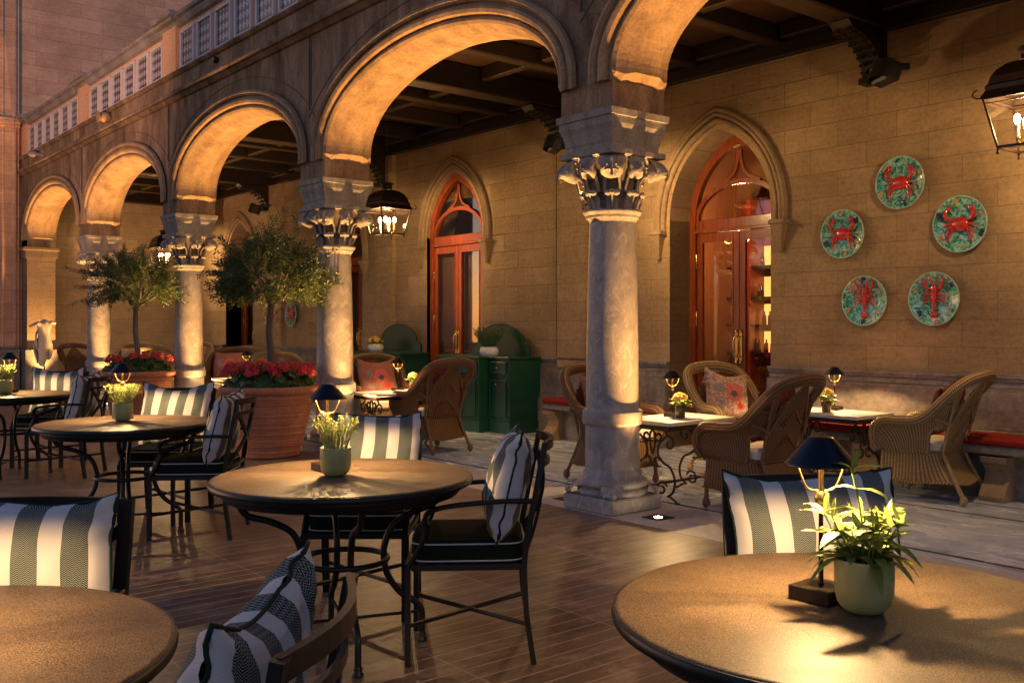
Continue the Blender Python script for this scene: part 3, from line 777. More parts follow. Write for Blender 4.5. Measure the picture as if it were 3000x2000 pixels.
# ---------------------------------------------------------------- timber ceiling
ce = thing('timber_ceiling', 'dark coffered timber ceiling of planks and heavy beams over the gallery', 'ceiling')
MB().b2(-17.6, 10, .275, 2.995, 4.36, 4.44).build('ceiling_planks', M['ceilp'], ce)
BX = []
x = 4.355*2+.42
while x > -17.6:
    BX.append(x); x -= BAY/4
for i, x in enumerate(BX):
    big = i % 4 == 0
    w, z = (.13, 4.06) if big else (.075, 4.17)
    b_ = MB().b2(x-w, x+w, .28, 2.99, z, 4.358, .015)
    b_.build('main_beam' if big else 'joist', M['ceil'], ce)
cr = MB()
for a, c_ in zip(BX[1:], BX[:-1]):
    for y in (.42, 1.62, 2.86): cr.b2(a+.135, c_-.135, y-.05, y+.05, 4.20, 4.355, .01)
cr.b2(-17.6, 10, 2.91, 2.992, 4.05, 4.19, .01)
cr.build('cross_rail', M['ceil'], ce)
for k in range(-1, 4):
    x = -BAY*k+.42
    b_ = MB()
    poly = [(2.99,4.05),(2.99,3.64),(2.90,3.64)]+[(2.90-.46*(1-cos(a)), 3.64+.34*sin(a)) for a in [pi/2*j/8 for j in range(1, 9)]]+[(2.36,4.05)]
    # polygon in (y,z), extruded in x
    vs = [(x-.10, y, z) for y, z in poly]+[(x+.10, y, z) for y, z in poly]; n = len(poly)
    b_.add(vs, [tuple(reversed(range(n))), tuple(range(n, 2*n))]+[(j, (j+1) % n, (j+1) % n+n, j+n) for j in range(n)])
    for j in range(9):
        a = pi/2*j/8; yy, zz = 2.89-.46*(1-cos(a)), 3.63+.34*sin(a)
        b_.box((x-.06, yy-.012, zz-.008), (.065,.03,.022)); b_.box((x+.06, yy-.012, zz-.008), (.065,.03,.022))
    b_.b2(x-.11, x+.11, 2.84, 2.99, 3.58, 3.64, .01)
    b_.build('corbel_bracket', M['ceil'], ce)
# gallery roof slab so that no light leaks in
MB().b2(-17.6, 10, .26, 3.3, 4.45, 4.50).build('roof_deck', M['coping'], ce)
MB().b2(-17.7, -17.58, .25, 3.3, 0, 4.5).build('end_wall', M['pier'], bl)

# ---------------------------------------------------------------- speakers, lights and spouts on the building
def speaker(x, y, z, rz, label):
    t = thing('loudspeaker', label, 'speaker', (x, y, z), rz, 'loudspeakers under the ceiling')
    s = MB(); T = Matrix.Rotation(radians(-18), 4, 'X')
    pts = [(.17*cos(a), .075*sin(a)) for a in [pi*j/8 for j in range(9)]]
    def F(u, v): 
        a = -pi*.5+pi*u; return (.15*sin(a)*1.0, -.09*cos(a), -.085+.17*v)
    s.grid(F, 10, 1, T); s.box((0, .05, 0), (.30,.13,.17), M=T, bev=.02)
    s.build('cabinet_body', M['speaker'], t)
    MB().box((0, .19, .06), (.05,.14,.05)).build('bracket', M['speaker'], t)
    MB().box((0, -.103, -.02), (.030,.004,.009), M=T).build('badge', M['badge'], t)
for k, (x, lb) in enumerate(((.66,'black loudspeaker on the upper wall above the painted seafood plates'),
        (-3.80,'black loudspeaker just left of the nearest column capital, over the green sideboard wall'),
        (-8.2-4.355,'small far black loudspeaker under the ceiling above the larger olive tree'))):
    speaker(x, 2.66, 3.60, radians(-30), lb)
cam_ = thing('wall_spotlight', 'small bullet spotlight on the frieze over the far left arch', 'spotlight', (-15.9, -.37, 4.74), radians(-60))
MB().lathe([(.03,-.2),(.035,0),(.06,.03),(.062,.16),(.05,.17)], 12, Matrix.Rotation(radians(80), 4, 'X')).build('lamp_body', M['coping'], cam_)
sp = thing('shell_spout', 'pale shell-shaped water spout on the frieze over the second arch', 'spout', (-11.4, -.36, 4.74))
MB().ball((0,0,0), .11, 12, 8, sc=(1,.9,.8)).lathe([(.02,0),(.07,.10),(.10,.13)], 12, Matrix.Rotation(radians(90), 4, 'X')).build('spout_shell', M['moulding'], sp)
sp = thing('drain_spout', 'small dark drain outlet on the frieze below the tiled parapet', 'drain', (-6.9, -.31, 4.75))
MB().lathe([(.035,-.02),(.045,.03),(.030,.05)], 10, Matrix.Rotation(radians(90), 4, 'X')).build('outlet_ring', M['iron'], sp)

# ---------------------------------------------------------------- lanterns
def make_lantern():
    t = thing('hanging_lantern', '', 'lantern', group='lanterns hanging in the gallery')
    zt, zb, ht, hb = .17, -.17, .235, .165
    fr = MB()
    cs = [(1,1),(-1,1),(-1,-1),(1,-1)]
    for i, (a, b_) in enumerate(cs):
        c_, d_ = cs[(i+1) % 4]
        fr.tube([(a*ht, b_*ht, zt), (a*hb, b_*hb, zb)], .010, 4)
        fr.tube([(a*ht, b_*ht, zt), (c_*ht, d_*ht, zt)], .013, 4); fr.tube([(a*hb, b_*hb, zb), (c_*hb, d_*hb, zb)], .012, 4)
        fr.tube([(a*(ht-.012), b_*(ht-.012), zt-.035), (c_*(ht-.012), d_*(ht-.012), zt-.035)], .004, 4)
        fr.tube([(a*hb, b_*hb, zb), (a*hb, b_*hb, zb-.035)], .008, 4); fr.ball((a*hb, b_*hb, zb-.04), .012, 6, 4)
        fr.tube(spline([(a*ht, b_*ht, zt), (a*(ht+.045), b_*(ht+.045), zt+.005), (a*(ht+.05), b_*(ht+.05), zt+.035), (a*(ht+.03), b_*(ht+.03), zt+.06)], 3), .005, 5)
    fr.build('frame', M['brz'], t)
    gl = MB()
    for i, (a, b_) in enumerate(cs):
        c_, d_ = cs[(i+1) % 4]; k = .985
        gl.add([(a*ht*k, b_*ht*k, zt), (c_*ht*k, d_*ht*k, zt), (c_*hb*k, d_*hb*k, zb), (a*hb*k, b_*hb*k, zb)], [(0,1,2,3)])
    gl.build('glass', M['glass'], t)
    rf = MB()
    prof = [(.36,zt),(.345,zt+.02),(.318,zt+.055),(.322,zt+.085),(.30,zt+.10),(.285,zt+.15),(.245,zt+.20),(.175,zt+.245),(.10,zt+.265),(.075,zt+.27),(.07,zt+.335),(.10,zt+.345),(.10,zt+.355),(.03,zt+.375),(.0001,zt+.38)]
    rf.lathe([(r*(1.0 if r > .2 else 1), z) for r, z in prof[:9]], 4, smooth=False, a0=pi/4, cap=False)
    rf.lathe(prof[8:], 4 if 0 else 12, smooth=True, a0=pi/12, cap=False)
    rf.build('roof', M['brz'], t)
    ch = MB(); ch.tube([(.022*cos(a), 0, zt+.41+.030*sin(a)) for a in [2*pi*j/10 for j in range(10)]], .005, 5, closed=True)
    z = zt+.45; k = 0
    while z < 1.38:
        pts = [((.011*cos(a)) if k % 2 else 0, 0 if k % 2 else .011*cos(a), z+.024*sin(a)) for a in [2*pi*j/6 for j in range(6)]]
        ch.tube(pts, .0035, 4, closed=True); z += .038; k += 1
    ch.build('chain', M['iron'], t)
    cd = MB()
    for k in range(4):
        a = pi/4+k*pi/2; x, y = .10*cos(a), .10*sin(a)
        cd.lathe([(.014,-.10),(.014,-.015)], 10, Matrix.Translation((x, y, 0)))
        cd.lathe([(.02,-.108),(.022,-.10)], 10, Matrix.Translation((x, y, 0)))
    cd.build('candle_tube', M['candle'], t)
    ar = MB()
    for k in range(4):
        a = pi/4+k*pi/2; ar.tube(spline([(0,0,-.15),(.03*cos(a),.03*sin(a),-.155),(.085*cos(a),.085*sin(a),-.14),(.10*cos(a),.10*sin(a),-.105)], 3), .004, 5)
    ar.build('candle_arm', M['brass'], t)
    bb = MB()
    for k in range(4):
        a = pi/4+k*pi/2; bb.ball((.10*cos(a), .10*sin(a), .024), .023, 8, 6, sc=(1,1,1.7))
    bb.build('bulb', M['bulb'], t)
    light('lantern_light', 'POINT', (0, 0, .04), P_LANTERN, parent=t, radius=.05)
    return t
LX = [(2.30,1.84),(-2.00,1.85),(-6.33,1.85),(-15.15,1.85)]
ll = ['large lit lantern cut by the right edge of the picture, nearest the camera', 'lit lantern hidden behind the capital of the nearest column',
      'lit lantern hanging to the right of the second column, left of the orange wooden door', 'small far lit lantern beside the third column capital']
L0 = make_lantern(); L0.location = (LX[0][0], LX[0][1], 2.79); L0['label'] = ll[0]
for (x, y), lb in list(zip(LX, ll))[1:]: dup(L0, (x, y, 2.79), label=lb)

# ---------------------------------------------------------------- in-ground uplights
def make_up():
    t = thing('ground_uplight', '', 'floor light', group='uplights in the floor beside the columns')
    MB().b2(-.085,.085,-.085,.085,-.01,.004).build('cover_plate', M['iron'], t)
    MB().lathe([(.001,.006),(.022,.006),(.03,.004)], 16, cap=False).build('lens', M['upglow'], t)
    light('uplight_beam', 'SPOT', (0, 0, .03), P_UP, (1, .50, .15), t, .025, spot_size=radians(76), spot_blend=1.0).rotation_euler = Vector((.15, 0, 1)).to_track_quat('-Z', 'Y').to_euler()
    return t
U0 = make_up(); U0.location = (.49, -.02, 0); U0['label'] = 'small bright uplight in the marble floor at the right foot of the nearest column'
for k in range(4):
    for s_ in (1, -1):
        if k == 0 and s_ == 1: continue
        dup(U0, (-BAY*k+s_*.49, -.02, 0), 0 if s_ > 0 else pi, label='glowing floor uplight %s of the %s column' % (('right','left')[s_ < 0], ('nearest','second','third','farthest')[k]))
dup(U0, (BAY-.49, -.02, 0), pi, label='floor uplight outside the picture on the right'); dup(U0, (-17.42+.52, -.02, 0), label='floor uplight at the foot of the far left pier')

# ================================================================ TERRACE FURNITURE
def make_table():
    t = thing('round_table', '', 'table', group='round metal tables on the terrace')
    MB().lathe([(.0001,.7135),(.505,.7135),(.530,.716),(.541,.722),(.545,.729),(.543,.736),(.537,.7395),(.530,.740),(.0001,.740)], 96, cap=False).build('tabletop', M['top'], t)
    MB().lathe([(.536,.7085),(.546,.711),(.5495,.722),(.5465,.7345),(.5425,.7365),(.53,.712)], 96, cap=False).build('rim_band', M['iron'], t)
    MB().lathe([(.40,.66),(.485,.665),(.505,.69),(.51,.7125),(.40,.7125)], 64, cap=False).build('apron', M['iron'], t)
    P = [(.43,.70),(.425,.645),(.39,.595),(.30,.565),(.215,.515),(.178,.44),(.172,.38),(.19,.30),(.245,.22),(.31,.175),(.338,.135),(.34,.08),(.34,.0)]
    for k in range(4):
        a = pi/4+k*pi/2
        l = MB().tube([(r*cos(a), r*sin(a), z) for r, _, z in [(p.x, 0, p.z) for p in spline([(r, 0, z) for r, z in P], 4)]], .0145, 8)
        l.lathe([(.022,0),(.023,.012),(.016,.02),(.019,.03),(.014,.04)], 12, Matrix.Translation((.34*cos(a), .34*sin(a), 0)))
        l.build('leg', M['iron'], t)
    MB().tube([(.185*cos(a), .185*sin(a), .385) for a in [2*pi*j/40 for j in range(40)]], .012, 8, closed=True).build('leg_ring', M['iron'], t)
    MB().tube([(-.24,-.24,.13),(.24,.24,.13)], .007, 6).tube([(-.24,.24,.13),(.24,-.24,.13)], .007, 6).build('stretcher', M['iron'], t)
    return t
T0 = make_table()
TAB = [((3.03,-4.92),'round speckled table cut off by the lower left corner, bare top'), ((1.57,-3.12),'round speckled table in the middle with a pot of yellow button flowers'),
       ((-1.38,-3.11),'round speckled table left of centre with a pale feathery potted plant'), ((4.055,-3.185),'large foreground round table at lower right with the sage plant and lamp'),
       ((-4.78,-3.10),'far round table cut off by the left edge with a bright leafy plant')]
for i, (p, lb) in enumerate(TAB):
    if i == 0: T0.location = (*p, 0); T0.rotation_euler.z = .35; T0['label'] = lb
    else: dup(T0, (*p, 0), (.35,.45,.40,.5,.35)[i], lb)

def make_chair():
    t = thing('metal_armchair', '', 'chair', group='dark metal armchairs around the round tables')
    w = .235
    for s_ in (-1, 1):
        MB().tube([(s_*w, .235, 0), (s_*w, .235, .40)], .020, 4, flat=(1.2,.8), smooth=False).build('leg', M['iron'], t)
        MB().tube([(s_*w, -.275, 0), (s_*w, -.245, .20), (s_*w, -.235, .40), (s_*w, -.245, .50), (s_*w, -.30, .78), (s_*w, -.322, .900)], .021, 4, flat=(1.2,.75), smooth=False).build('rear_leg', M['iron'], t)
        ar = spline([(s_*w, -.275, .66), (s_*(w+.02), -.15, .665), (s_*(w+.035), .02, .655), (s_*(w+.03), .13, .635), (s_*(w+.015), .165, .60), (s_*w, .16, .54), (s_*w, .195, .46), (s_*w, .235, .40)], 4)
        MB().tube(ar, .0135, 6, flat=(1.35,.8)).build('armrest', M['iron'], t)
    f = MB()
    f.b2(-w, w, .222, .248, .385, .41); f.b2(-w, w, -.248, -.222, .385, .41); f.b2(-w-.012, -w+.012, -.22, .22, .385, .41); f.b2(w-.012, w+.012, -.22, .22, .385, .41)
    for i in range(6): f.b2(-w+.012, w-.012, -.19+i*.07, -.15+i*.07, .405, .413)
    for i in range(6): f.b2(-.19+i*.07, -.15+i*.07, -.225, .225, .398, .404)
    f.build('seat_frame', M['iron'], t)
    b = MB()
    def bow(z, n=10, d=.045, y0=None):
        y = -.325+(.925-z)*.17
        return [(-w+2*w*k/n, y-d*sin(pi*k/n), z) for k in range(n+1)]
    b.tube(bow(.882), .022, 4, flat=(.5,1.25), smooth=False); b.tube(bow(.805), .014, 4, flat=(.6,1.1), smooth=False)
    b.build('top_rail', M['iron'], t); b = MB()
    b.tube(bow(.46, d=.02), .012, 4, flat=(.6,1.1), smooth=False)
    b.build('lower_rail', M['iron'], t)
    x_ = MB()
    for s_ in (-1, 1):
        pts = [(s_*(-w+2*w*k/8), -.325+(.925-(.83-.37*k/8))*.17-.04*sin(pi*k/8), .83-.37*k/8) for k in range(9)]
        x_.tube(pts, .016, 4, flat=(.6,1.2), smooth=False)
    x_.build('cross_back', M['iron'], t)
    s = MB()
    s.tube([(-w, .235, .16), (w, -.255, .16)], .010, 6).tube([(w, .235, .16), (-w, -.255, .16)], .010, 6)
    s.build('stretcher', M['iron'], t)
    c = MB()
    def F(u, v):
        a = 2*pi*u; sx = abs(cos(a))**.28*(1 if cos(a) > 0 else -1); sy = abs(sin(a))**.28*(1 if sin(a) > 0 else -1)
        r = sin(pi*v)**.35 if 0 < v < 1 else 0
        return (sx*.232*r, sy*.232*r, .4525-.042*cos(pi*v)*(1 if v < .5 else 1.0)*(abs(cos(pi*v))**.0))
    c.grid(lambda u, v: (F(u, v)[0], F(u, v)[1]-.005, .455+(-.040 if v < .5 else .040)*min(1, abs(v-.5)*9)+(.012*(max(0, v-.55)/.45)**.6 if v > .55 else 0)), 32, 20)
    cu = c.build('seat_cushion', M['seatgreen'], t)
    pts = [F(k/40, .5) for k in range(40)]
    for z in (.488, .42):
        MB().tube([(x*1.0, y*1.0-.005, z) for x, y, _ in pts], .0035, 5, closed=True).build('piping', M['wpiping'], cu)
    return t
def pillow_mesh(mb, w, h, th, n=16, pinch=.10, sag=.03, wob=0, seed=0):
    rnd = random.Random(seed); ph = [rnd.uniform(0, 6) for _ in range(6)]
    def P(u, v, sgn):
        x, z = (u-.5)*w, (v-.5)*h
        ex, ez = (2*u-1), (2*v-1)
        x *= 1-pinch*(1-abs(ex)**2)*0+ -pinch*(1-ez*ez)*abs(ex)*.5
        z *= 1-pinch*(1-ex*ex)*abs(ez)*.6
        z -= sag*(1-ex*ex)*(v)
        p = max(0, (1-abs(ex)**2.6)*(1-abs(ez)**2.6))
        y = sgn*th/2*p**.48
        y += sgn*wob*p**.5*(sin(x*19+ph[0])*sin(z*17+ph[1])+.7*sin(x*37+z*29+ph[2])+.5*sin(x*61-z*43+ph[3]))
        cr = max(0, abs(ex)*abs(ez)-.35)/.65
        y += sgn*.010*sin((abs(ex)-abs(ez))*16+ph[4])*cr*(1-cr)*3
        x += .010*sin(z*13+ph[5]); z += .012*sin(x*11+ph[2])
        return (x, y, z)
    for sgn in (-1, 1):
        mb.grid(lambda u, v: P(u if sgn < 0 else 1-u, v, sgn), n, n, UV=lambda u, v: (((u if sgn < 0 else 1-u)-.5)*w, (v-.5)*h))
    rim = [P(k/n, 0, 1) for k in range(n)]+[P(1, k/n, 1) for k in range(n)]+[P(1-k/n, 1, 1) for k in range(n)]+[P(0, 1-k/n, 1) for k in range(n)]
    return rim
def make_pillow(seed, label, name='striped_pillow', w=.52, h=.47, th=.17, mat='stripe', pm='piping', group='striped back cushions on the metal armchairs'):
    mb = MB(); rim = pillow_mesh(mb, w, h, th, 30, .11, .030, .007, seed)
    o = mb.build(name, M[mat]); tag(o, label, 'cushion', group)
    if pm: MB().tube(rim, .0045, 6, closed=True).build('piping', M[pm], o)
    return o
CH = [((2.59,-4.67), (.77,-.63), 'armchair at lower left, behind the bare corner table, facing the camera', 'striped cushion at the left edge behind the bare corner table'),
      ((3.578,-4.613), (-.66,-.75), 'foreground armchair at bottom centre seen from behind its curved top rail', 'striped cushion in the foreground at bottom centre, seen from above and behind'),
      ((1.87,-2.69), (-.60,-.80), 'armchair seen side-on at the right of the middle table', 'striped cushion seen edge-on at the right of the middle table'),
      ((1.07,-2.74), (.77,-.63), 'armchair behind the middle table, partly hidden by the yellow flowers', 'striped cushion facing the camera behind the middle table'),
      ((-1.15,-2.72), (-.60,-.80), 'armchair with crossed back in front of the larger terracotta pot', 'striped cushion in the cross-backed chair before the larger terracotta pot'),
      ((-1.86,-2.68), (.77,-.63), 'armchair behind the feathery-plant table, mostly hidden by its cushion', 'striped cushion facing the camera behind the feathery-plant table'),
      ((-4.42,-2.72), (-.60,-.80), 'cross-backed armchair at the far left table, seen from behind', 'striped cushion seen through a crossed back at the far left'),
      ((-5.26,-2.66), (.77,-.63), 'farthest armchair, below the stone statue', 'striped cushion directly below the stone statue'),
      ((3.70,-2.73), (.77,-.63), 'armchair behind the large foreground table at lower right', 'striped cushion behind the brass-stemmed lamp of the large foreground table')]
ch0 = make_chair()
for i, (p, fd, lc, lp) in enumerate(CH):
    rz = face(*fd)
    if i == 0: c = ch0; c.location = (*p, 0); c.rotation_euler.z = rz; c['label'] = lc
    else: c = dup(ch0, (*p, 0), rz, lc)
    pw = make_pillow(i, lp)
    Mx = Matrix.Translation((*p, 0)) @ Matrix.Rotation(rz, 4, 'Z') @ Matrix.Translation((0, -.175, .715)) @ Matrix.Rotation(pi, 4, 'Z') @ Matrix.Rotation(radians(-13), 4, 'X')
    pw.matrix_world = Mx; pw.location = Mx.to_translation(); pw.rotation_euler = Mx.to_euler()

# ---------------------------------------------------------------- uplight washing the tower, added facade light
fl = thing('tower_uplight', 'recessed uplight in the terrace floor lighting the tower and the statue', 'floor light', (-12.9,-2.3,0))
MB().b2(-.10,.10,-.10,.10,-.01,.004).build('cover_plate', M['iron'], fl)
MB().lathe([(.001,.006),(.03,.006),(.04,.004)], 16, cap=False).build('lens', M['upglow'], fl)
fo_ = light('tower_beam', 'SPOT', (0,0,.06), 45, (1,.50,.24), fl, .04, spot_size=radians(110), spot_blend=.8)
fo_.rotation_euler = Vector((-4.6, 2.6, 5.0)).to_track_quat('-Z', 'Y').to_euler()
ff = thing('added_facade_light', 'added unseen lamp outside the picture washing the tower and the upper facade', 'floodlight', (-4.5,-10.5,0))  # unseen lamp added to brighten the tower and upper facade
MB().box((0,0,.16), (.30,.14,.20), bev=.02).build('housing', M['iron'], ff); MB().box((0,0,.03), (.12,.12,.06)).build('stand', M['iron'], ff)
MB().box((-.02,.075,.17), (.24,.006,.14)).build('lens', M['upglow'], ff)
fo2 = light('added_facade_beam', 'SPOT', (-.05,.12,.20), 3400, (1,.52,.30), ff, .08, spot_size=radians(46), spot_blend=.7)
fo2.rotation_euler = Vector((-11.5, 12.5, 9.0)).to_track_quat('-Z', 'Y').to_euler()
# ---------------------------------------------------------------- table lamps
def make_lamp(small=False):
    t = thing('table_lamp', '', 'lamp', group='small lit lamps on the tables')
    MB().box((0,0,.016), (.108,.108,.032), bev=.002).build('base', M['brz'], t)
    MB().lathe([(.0045,.03),(.0085,.034),(.006,.04),(.0055,.215),(.0085,.22),(.012,.226),(.0145,.236),(.012,.243),(.008,.247)], 14).build('stem', M['brz'], t); MB().lathe([(.0095,.216),(.0135,.222),(.016,.236),(.0135,.245),(.0095,.25)], 14).build('collar', M['brass'], t)
    MB().lathe([(.006,.245),(.0065,.325)], 12).build('upper_stem', M['brass'], t)
    hp = MB()
    for s_ in (-1, 1): hp.tube(spline([(s_*.006, 0, .250), (s_*.030, 0, .256), (s_*.042, 0, .275), (s_*.056, 0, .312)], 4), .0028, 6, M=Matrix.Rotation(.85, 4, 'Z'))
    hp.build('harp', M['brass'], t)
    sh = MB().lathe([(.0835,.312),(.0845,.3135),(.080,.318),(.030,.374),(.0275,.377),(.0001,.378)], 48, cap=False); sh.build('lamp_shade', M['shade'], t)
    MB().lathe([(.0825,.3125),(.029,.372),(.0001,.374)], 32, cap=False).build('shade_lining', M['shadein'], t)
    MB().ball((0,0,.355), .009, 8, 6).build('bulb', M['bulb2'], t)
    MB().lathe([(.006,0),(.006,.006),(.003,.007)], 8, Matrix.Translation((-.054,.03,.014)) @ Matrix.Rotation(-pi/2, 4, 'Y')).build('switch', M['badge'], t)
    light('lamp_light', 'POINT', (0, 0, .348), P_TABLE, (1, .62, .26), t, .012)
    return t
LM = [((3.962,-3.178,.741), .02, 'brass-stemmed black lamp in the foreground, beside the sage plant'), ((1.39,-3.10,.741), .0, 'lit lamp behind the yellow button flowers on the middle table'),
      ((-1.64,-3.05,.741), .0, 'lit lamp behind the pale feathery plant, left of centre'), ((-4.98,-3.06,.741), .5, 'lit lamp behind the bright leafy plant at the left edge'),
      ((2.98,-4.98,.741), .5, 'lamp on the bare corner table, outside the picture at the left'),
      ((-.10,.78,.631), .1, 'lit lamp on the marble table just right of the nearest column'), ((.40,2.33,.631), .1, 'lit lamp on the marble table by the bench, left of the rightmost wicker chair'),
      ((-4.22,.72,.631), .1, 'lit lamp on the marble table in front of the green sideboards'), ((-8.0,.55,.631), .1, 'small lit lamp beside the coral cushion left of the larger olive trunk'),
      ((-11.4,1.6,.631), .1, 'tiny far lamp above the coral cushion'), ((-12.9,.62,.631), .1, 'tiny far lamp behind the smaller olive trunk')]
lm0 = make_lamp()
for i, (p, r, lb) in enumerate(LM):
    if i == 0: lm0.location = p; lm0.rotation_euler.z = r; lm0['label'] = lb
    else: dup(lm0, p, r, lb)

# ---------------------------------------------------------------- foliage helpers
def leaf(mb, base, d, L, w, up=None, curl=.2, rnd=random, seg=1):
    d = Vector(d).normalized(); base = Vector(base)
    a = d.cross(Vector(up) if up else Vector((rnd.uniform(-1,1), rnd.uniform(-1,1), rnd.uniform(-1,1))))
    if a.length < 1e-3: a = d.orthogonal()
    a.normalize(); n = a.cross(d)
    if seg == 1:
        m = base+d*L*.5+n*L*curl*.25
        mb.add([base, m+a*w/2, base+d*L+n*0, m-a*w/2], [(0,1,2,3)])
    else:
        vs = []
        for k in range(seg+1):
            t = k/seg; ww = w/2*sin(pi*min(1, t*.93+.07))**.8 if t < 1 else 0
            p = base+d*L*t-Vector((0,0,1))*L*curl*t*t
            vs += [p+a*ww+n*ww*.35, p, p-a*ww+n*ww*.35]
        fs = []
        for k in range(seg): fs += [(3*k, 3*k+1, 3*k+4, 3*k+3), (3*k+1, 3*k+2, 3*k+5, 3*k+4)]
        mb.add(vs, fs, smooth=True)
def rdir(rnd, zmin=-1, zmax=1):
    z = rnd.uniform(zmin, zmax); a = rnd.uniform(0, 2*pi); r = sqrt(max(0, 1-z*z)); return Vector((r*cos(a), r*sin(a), z))

# ---------------------------------------------------------------- terracotta pots, olive trees, geraniums
def make_pot():
    t = thing('terracotta_pot', '', 'plant pot', group='big terracotta pots at the terrace edge')
    pr_ = [(.28,0),(.305,.008),(.315,.03)]
    rnd = random.Random(4); z = .03
    while z < .60:
        r = .315+(.455-.315)*(z-.03)/.57; pr_.append((r+rnd.uniform(-.003,.003), z)); 
        if rnd.random() < .35: pr_ += [(r+.010, z+.008), (r+.004, z+.016)]
        z += .024
    pr_ += [(.452,.60),(.470,.612),(.474,.628),(.468,.640),(.458,.648),(.470,.662),(.492,.672),(.505,.690),(.508,.715),(.500,.735),(.48,.742),(.45,.738),(.44,.70)]
    MB().lathe(pr_, 72, cap=False).build('pot_body', M['terracotta'], t)
    MB().lathe([(.0001,.715),(.445,.695)], 32, cap=False).build('soil', M['soil'], t)
    return t
pot0 = make_pot(); PT = [((-4.42,-.73), 'larger, nearer terracotta pot with pink-red geraniums and an olive tree'), ((-8.74,-.71), 'smaller-looking, farther terracotta pot left of centre with sparse red geraniums')]
pot0.location = (*PT[0][0], 0); pot0['label'] = PT[0][1]; dup(pot0, (*PT[1][0], 0), .8, PT[1][1])
def make_olive(loc, seed, label, lean, zc, rx, rz, nt):
    rnd = random.Random(seed)
    t = thing('olive_tree', label, 'tree', (*loc, .70), 0, 'standard olive trees in terracotta pots')
    tr = MB(); fork = Vector((lean*.6, 0, zc-.70-rz*.55))
    tr.tube(spline([(0,0,-.02), (lean*.2+.01, .01, .3), (lean*.4-.01, -.01, .6), tuple(fork)], 5), [.043-.0008*k for k in range(16)], 10)
    tr.build('trunk', M['bark'], t)
    lb = MB(); ends = []
    for k in range(9):
        a = 2*pi*k/9+rnd.uniform(-.3,.3); rr = rnd.uniform(.35,.8)*rx; h = rnd.uniform(.30, 1.15)*rz
        e = fork+Vector((cos(a)*rr, sin(a)*rr, h)); mid = fork.lerp(e, .5)+Vector((0,0,-.04))+Vector((rnd.uniform(-.05,.05),)*3)
        pts = spline([fork-Vector((0,0,.03)), mid, e], 4); lb.tube(pts, [.020*(1-j/len(pts))+.005 for j in range(len(pts))], 6); ends += pts[3:]
    lb.build('limbs', M['bark'], t)
    cr_ = MB(); tw_ = MB(); C0 = Vector((lean*.6, 0, zc-.70))
    lumps = [rdir(rnd, -.5, 1) for _ in range(7)]
    for k in range(nt):
        d = rdir(rnd, -.55, 1)
        bulge = .78+.30*max(0, max(d.dot(l) for l in lumps))**6
        s_ = rnd.uniform(.35, 1.0)**.55*bulge
        p = C0+Vector((d.x*rx*s_, d.y*rx*s_, d.z*rz*s_))
        src = min(ends, key=lambda e: (Vector(e)-p).length); src = Vector(src)
        dr = ((p-src).normalized()*.5+d*.7+Vector((0,0,.25))).normalized(); L = rnd.uniform(.13,.26)
        if rnd.random() < .09: L *= 1.9
        q = p; pts = [q]
        n_ = int(L/.017)
        for j in range(n_):
            dr = (dr+Vector((rnd.uniform(-.12,.12), rnd.uniform(-.12,.12), rnd.uniform(-.12,.10)))).normalized(); q = q+dr*.017; pts.append(q)
        if k % 3 == 0: tw_.tube([pts[0], pts[len(pts)//2], pts[-1]], .0022, 3)
        for j, q in enumerate(pts[1:]):
            sd_ = dr.orthogonal().normalized(); sd_.rotate(Matrix.Rotation(j*1.6+rnd.uniform(-.4,.4), 3, dr))
            for s2 in (1, -1):
                leaf(cr_, q, dr*.7+sd_*s2*.9, rnd.uniform(.040,.062), rnd.uniform(.013,.018), rnd=rnd)
    cr_.build('crown', M['oliveleaf'], t); tw_.build('twigs', M['bark'], t)
    return t
make_olive((-4.42,-.73), 3, 'larger olive tree on a slim trunk in the nearer terracotta pot', .07, 1.83, .50, .38, 540)
make_olive((-8.74,-.71), 8, 'smaller olive tree left of centre in the farther terracotta pot', -.10, 1.90, .52, .40, 430)
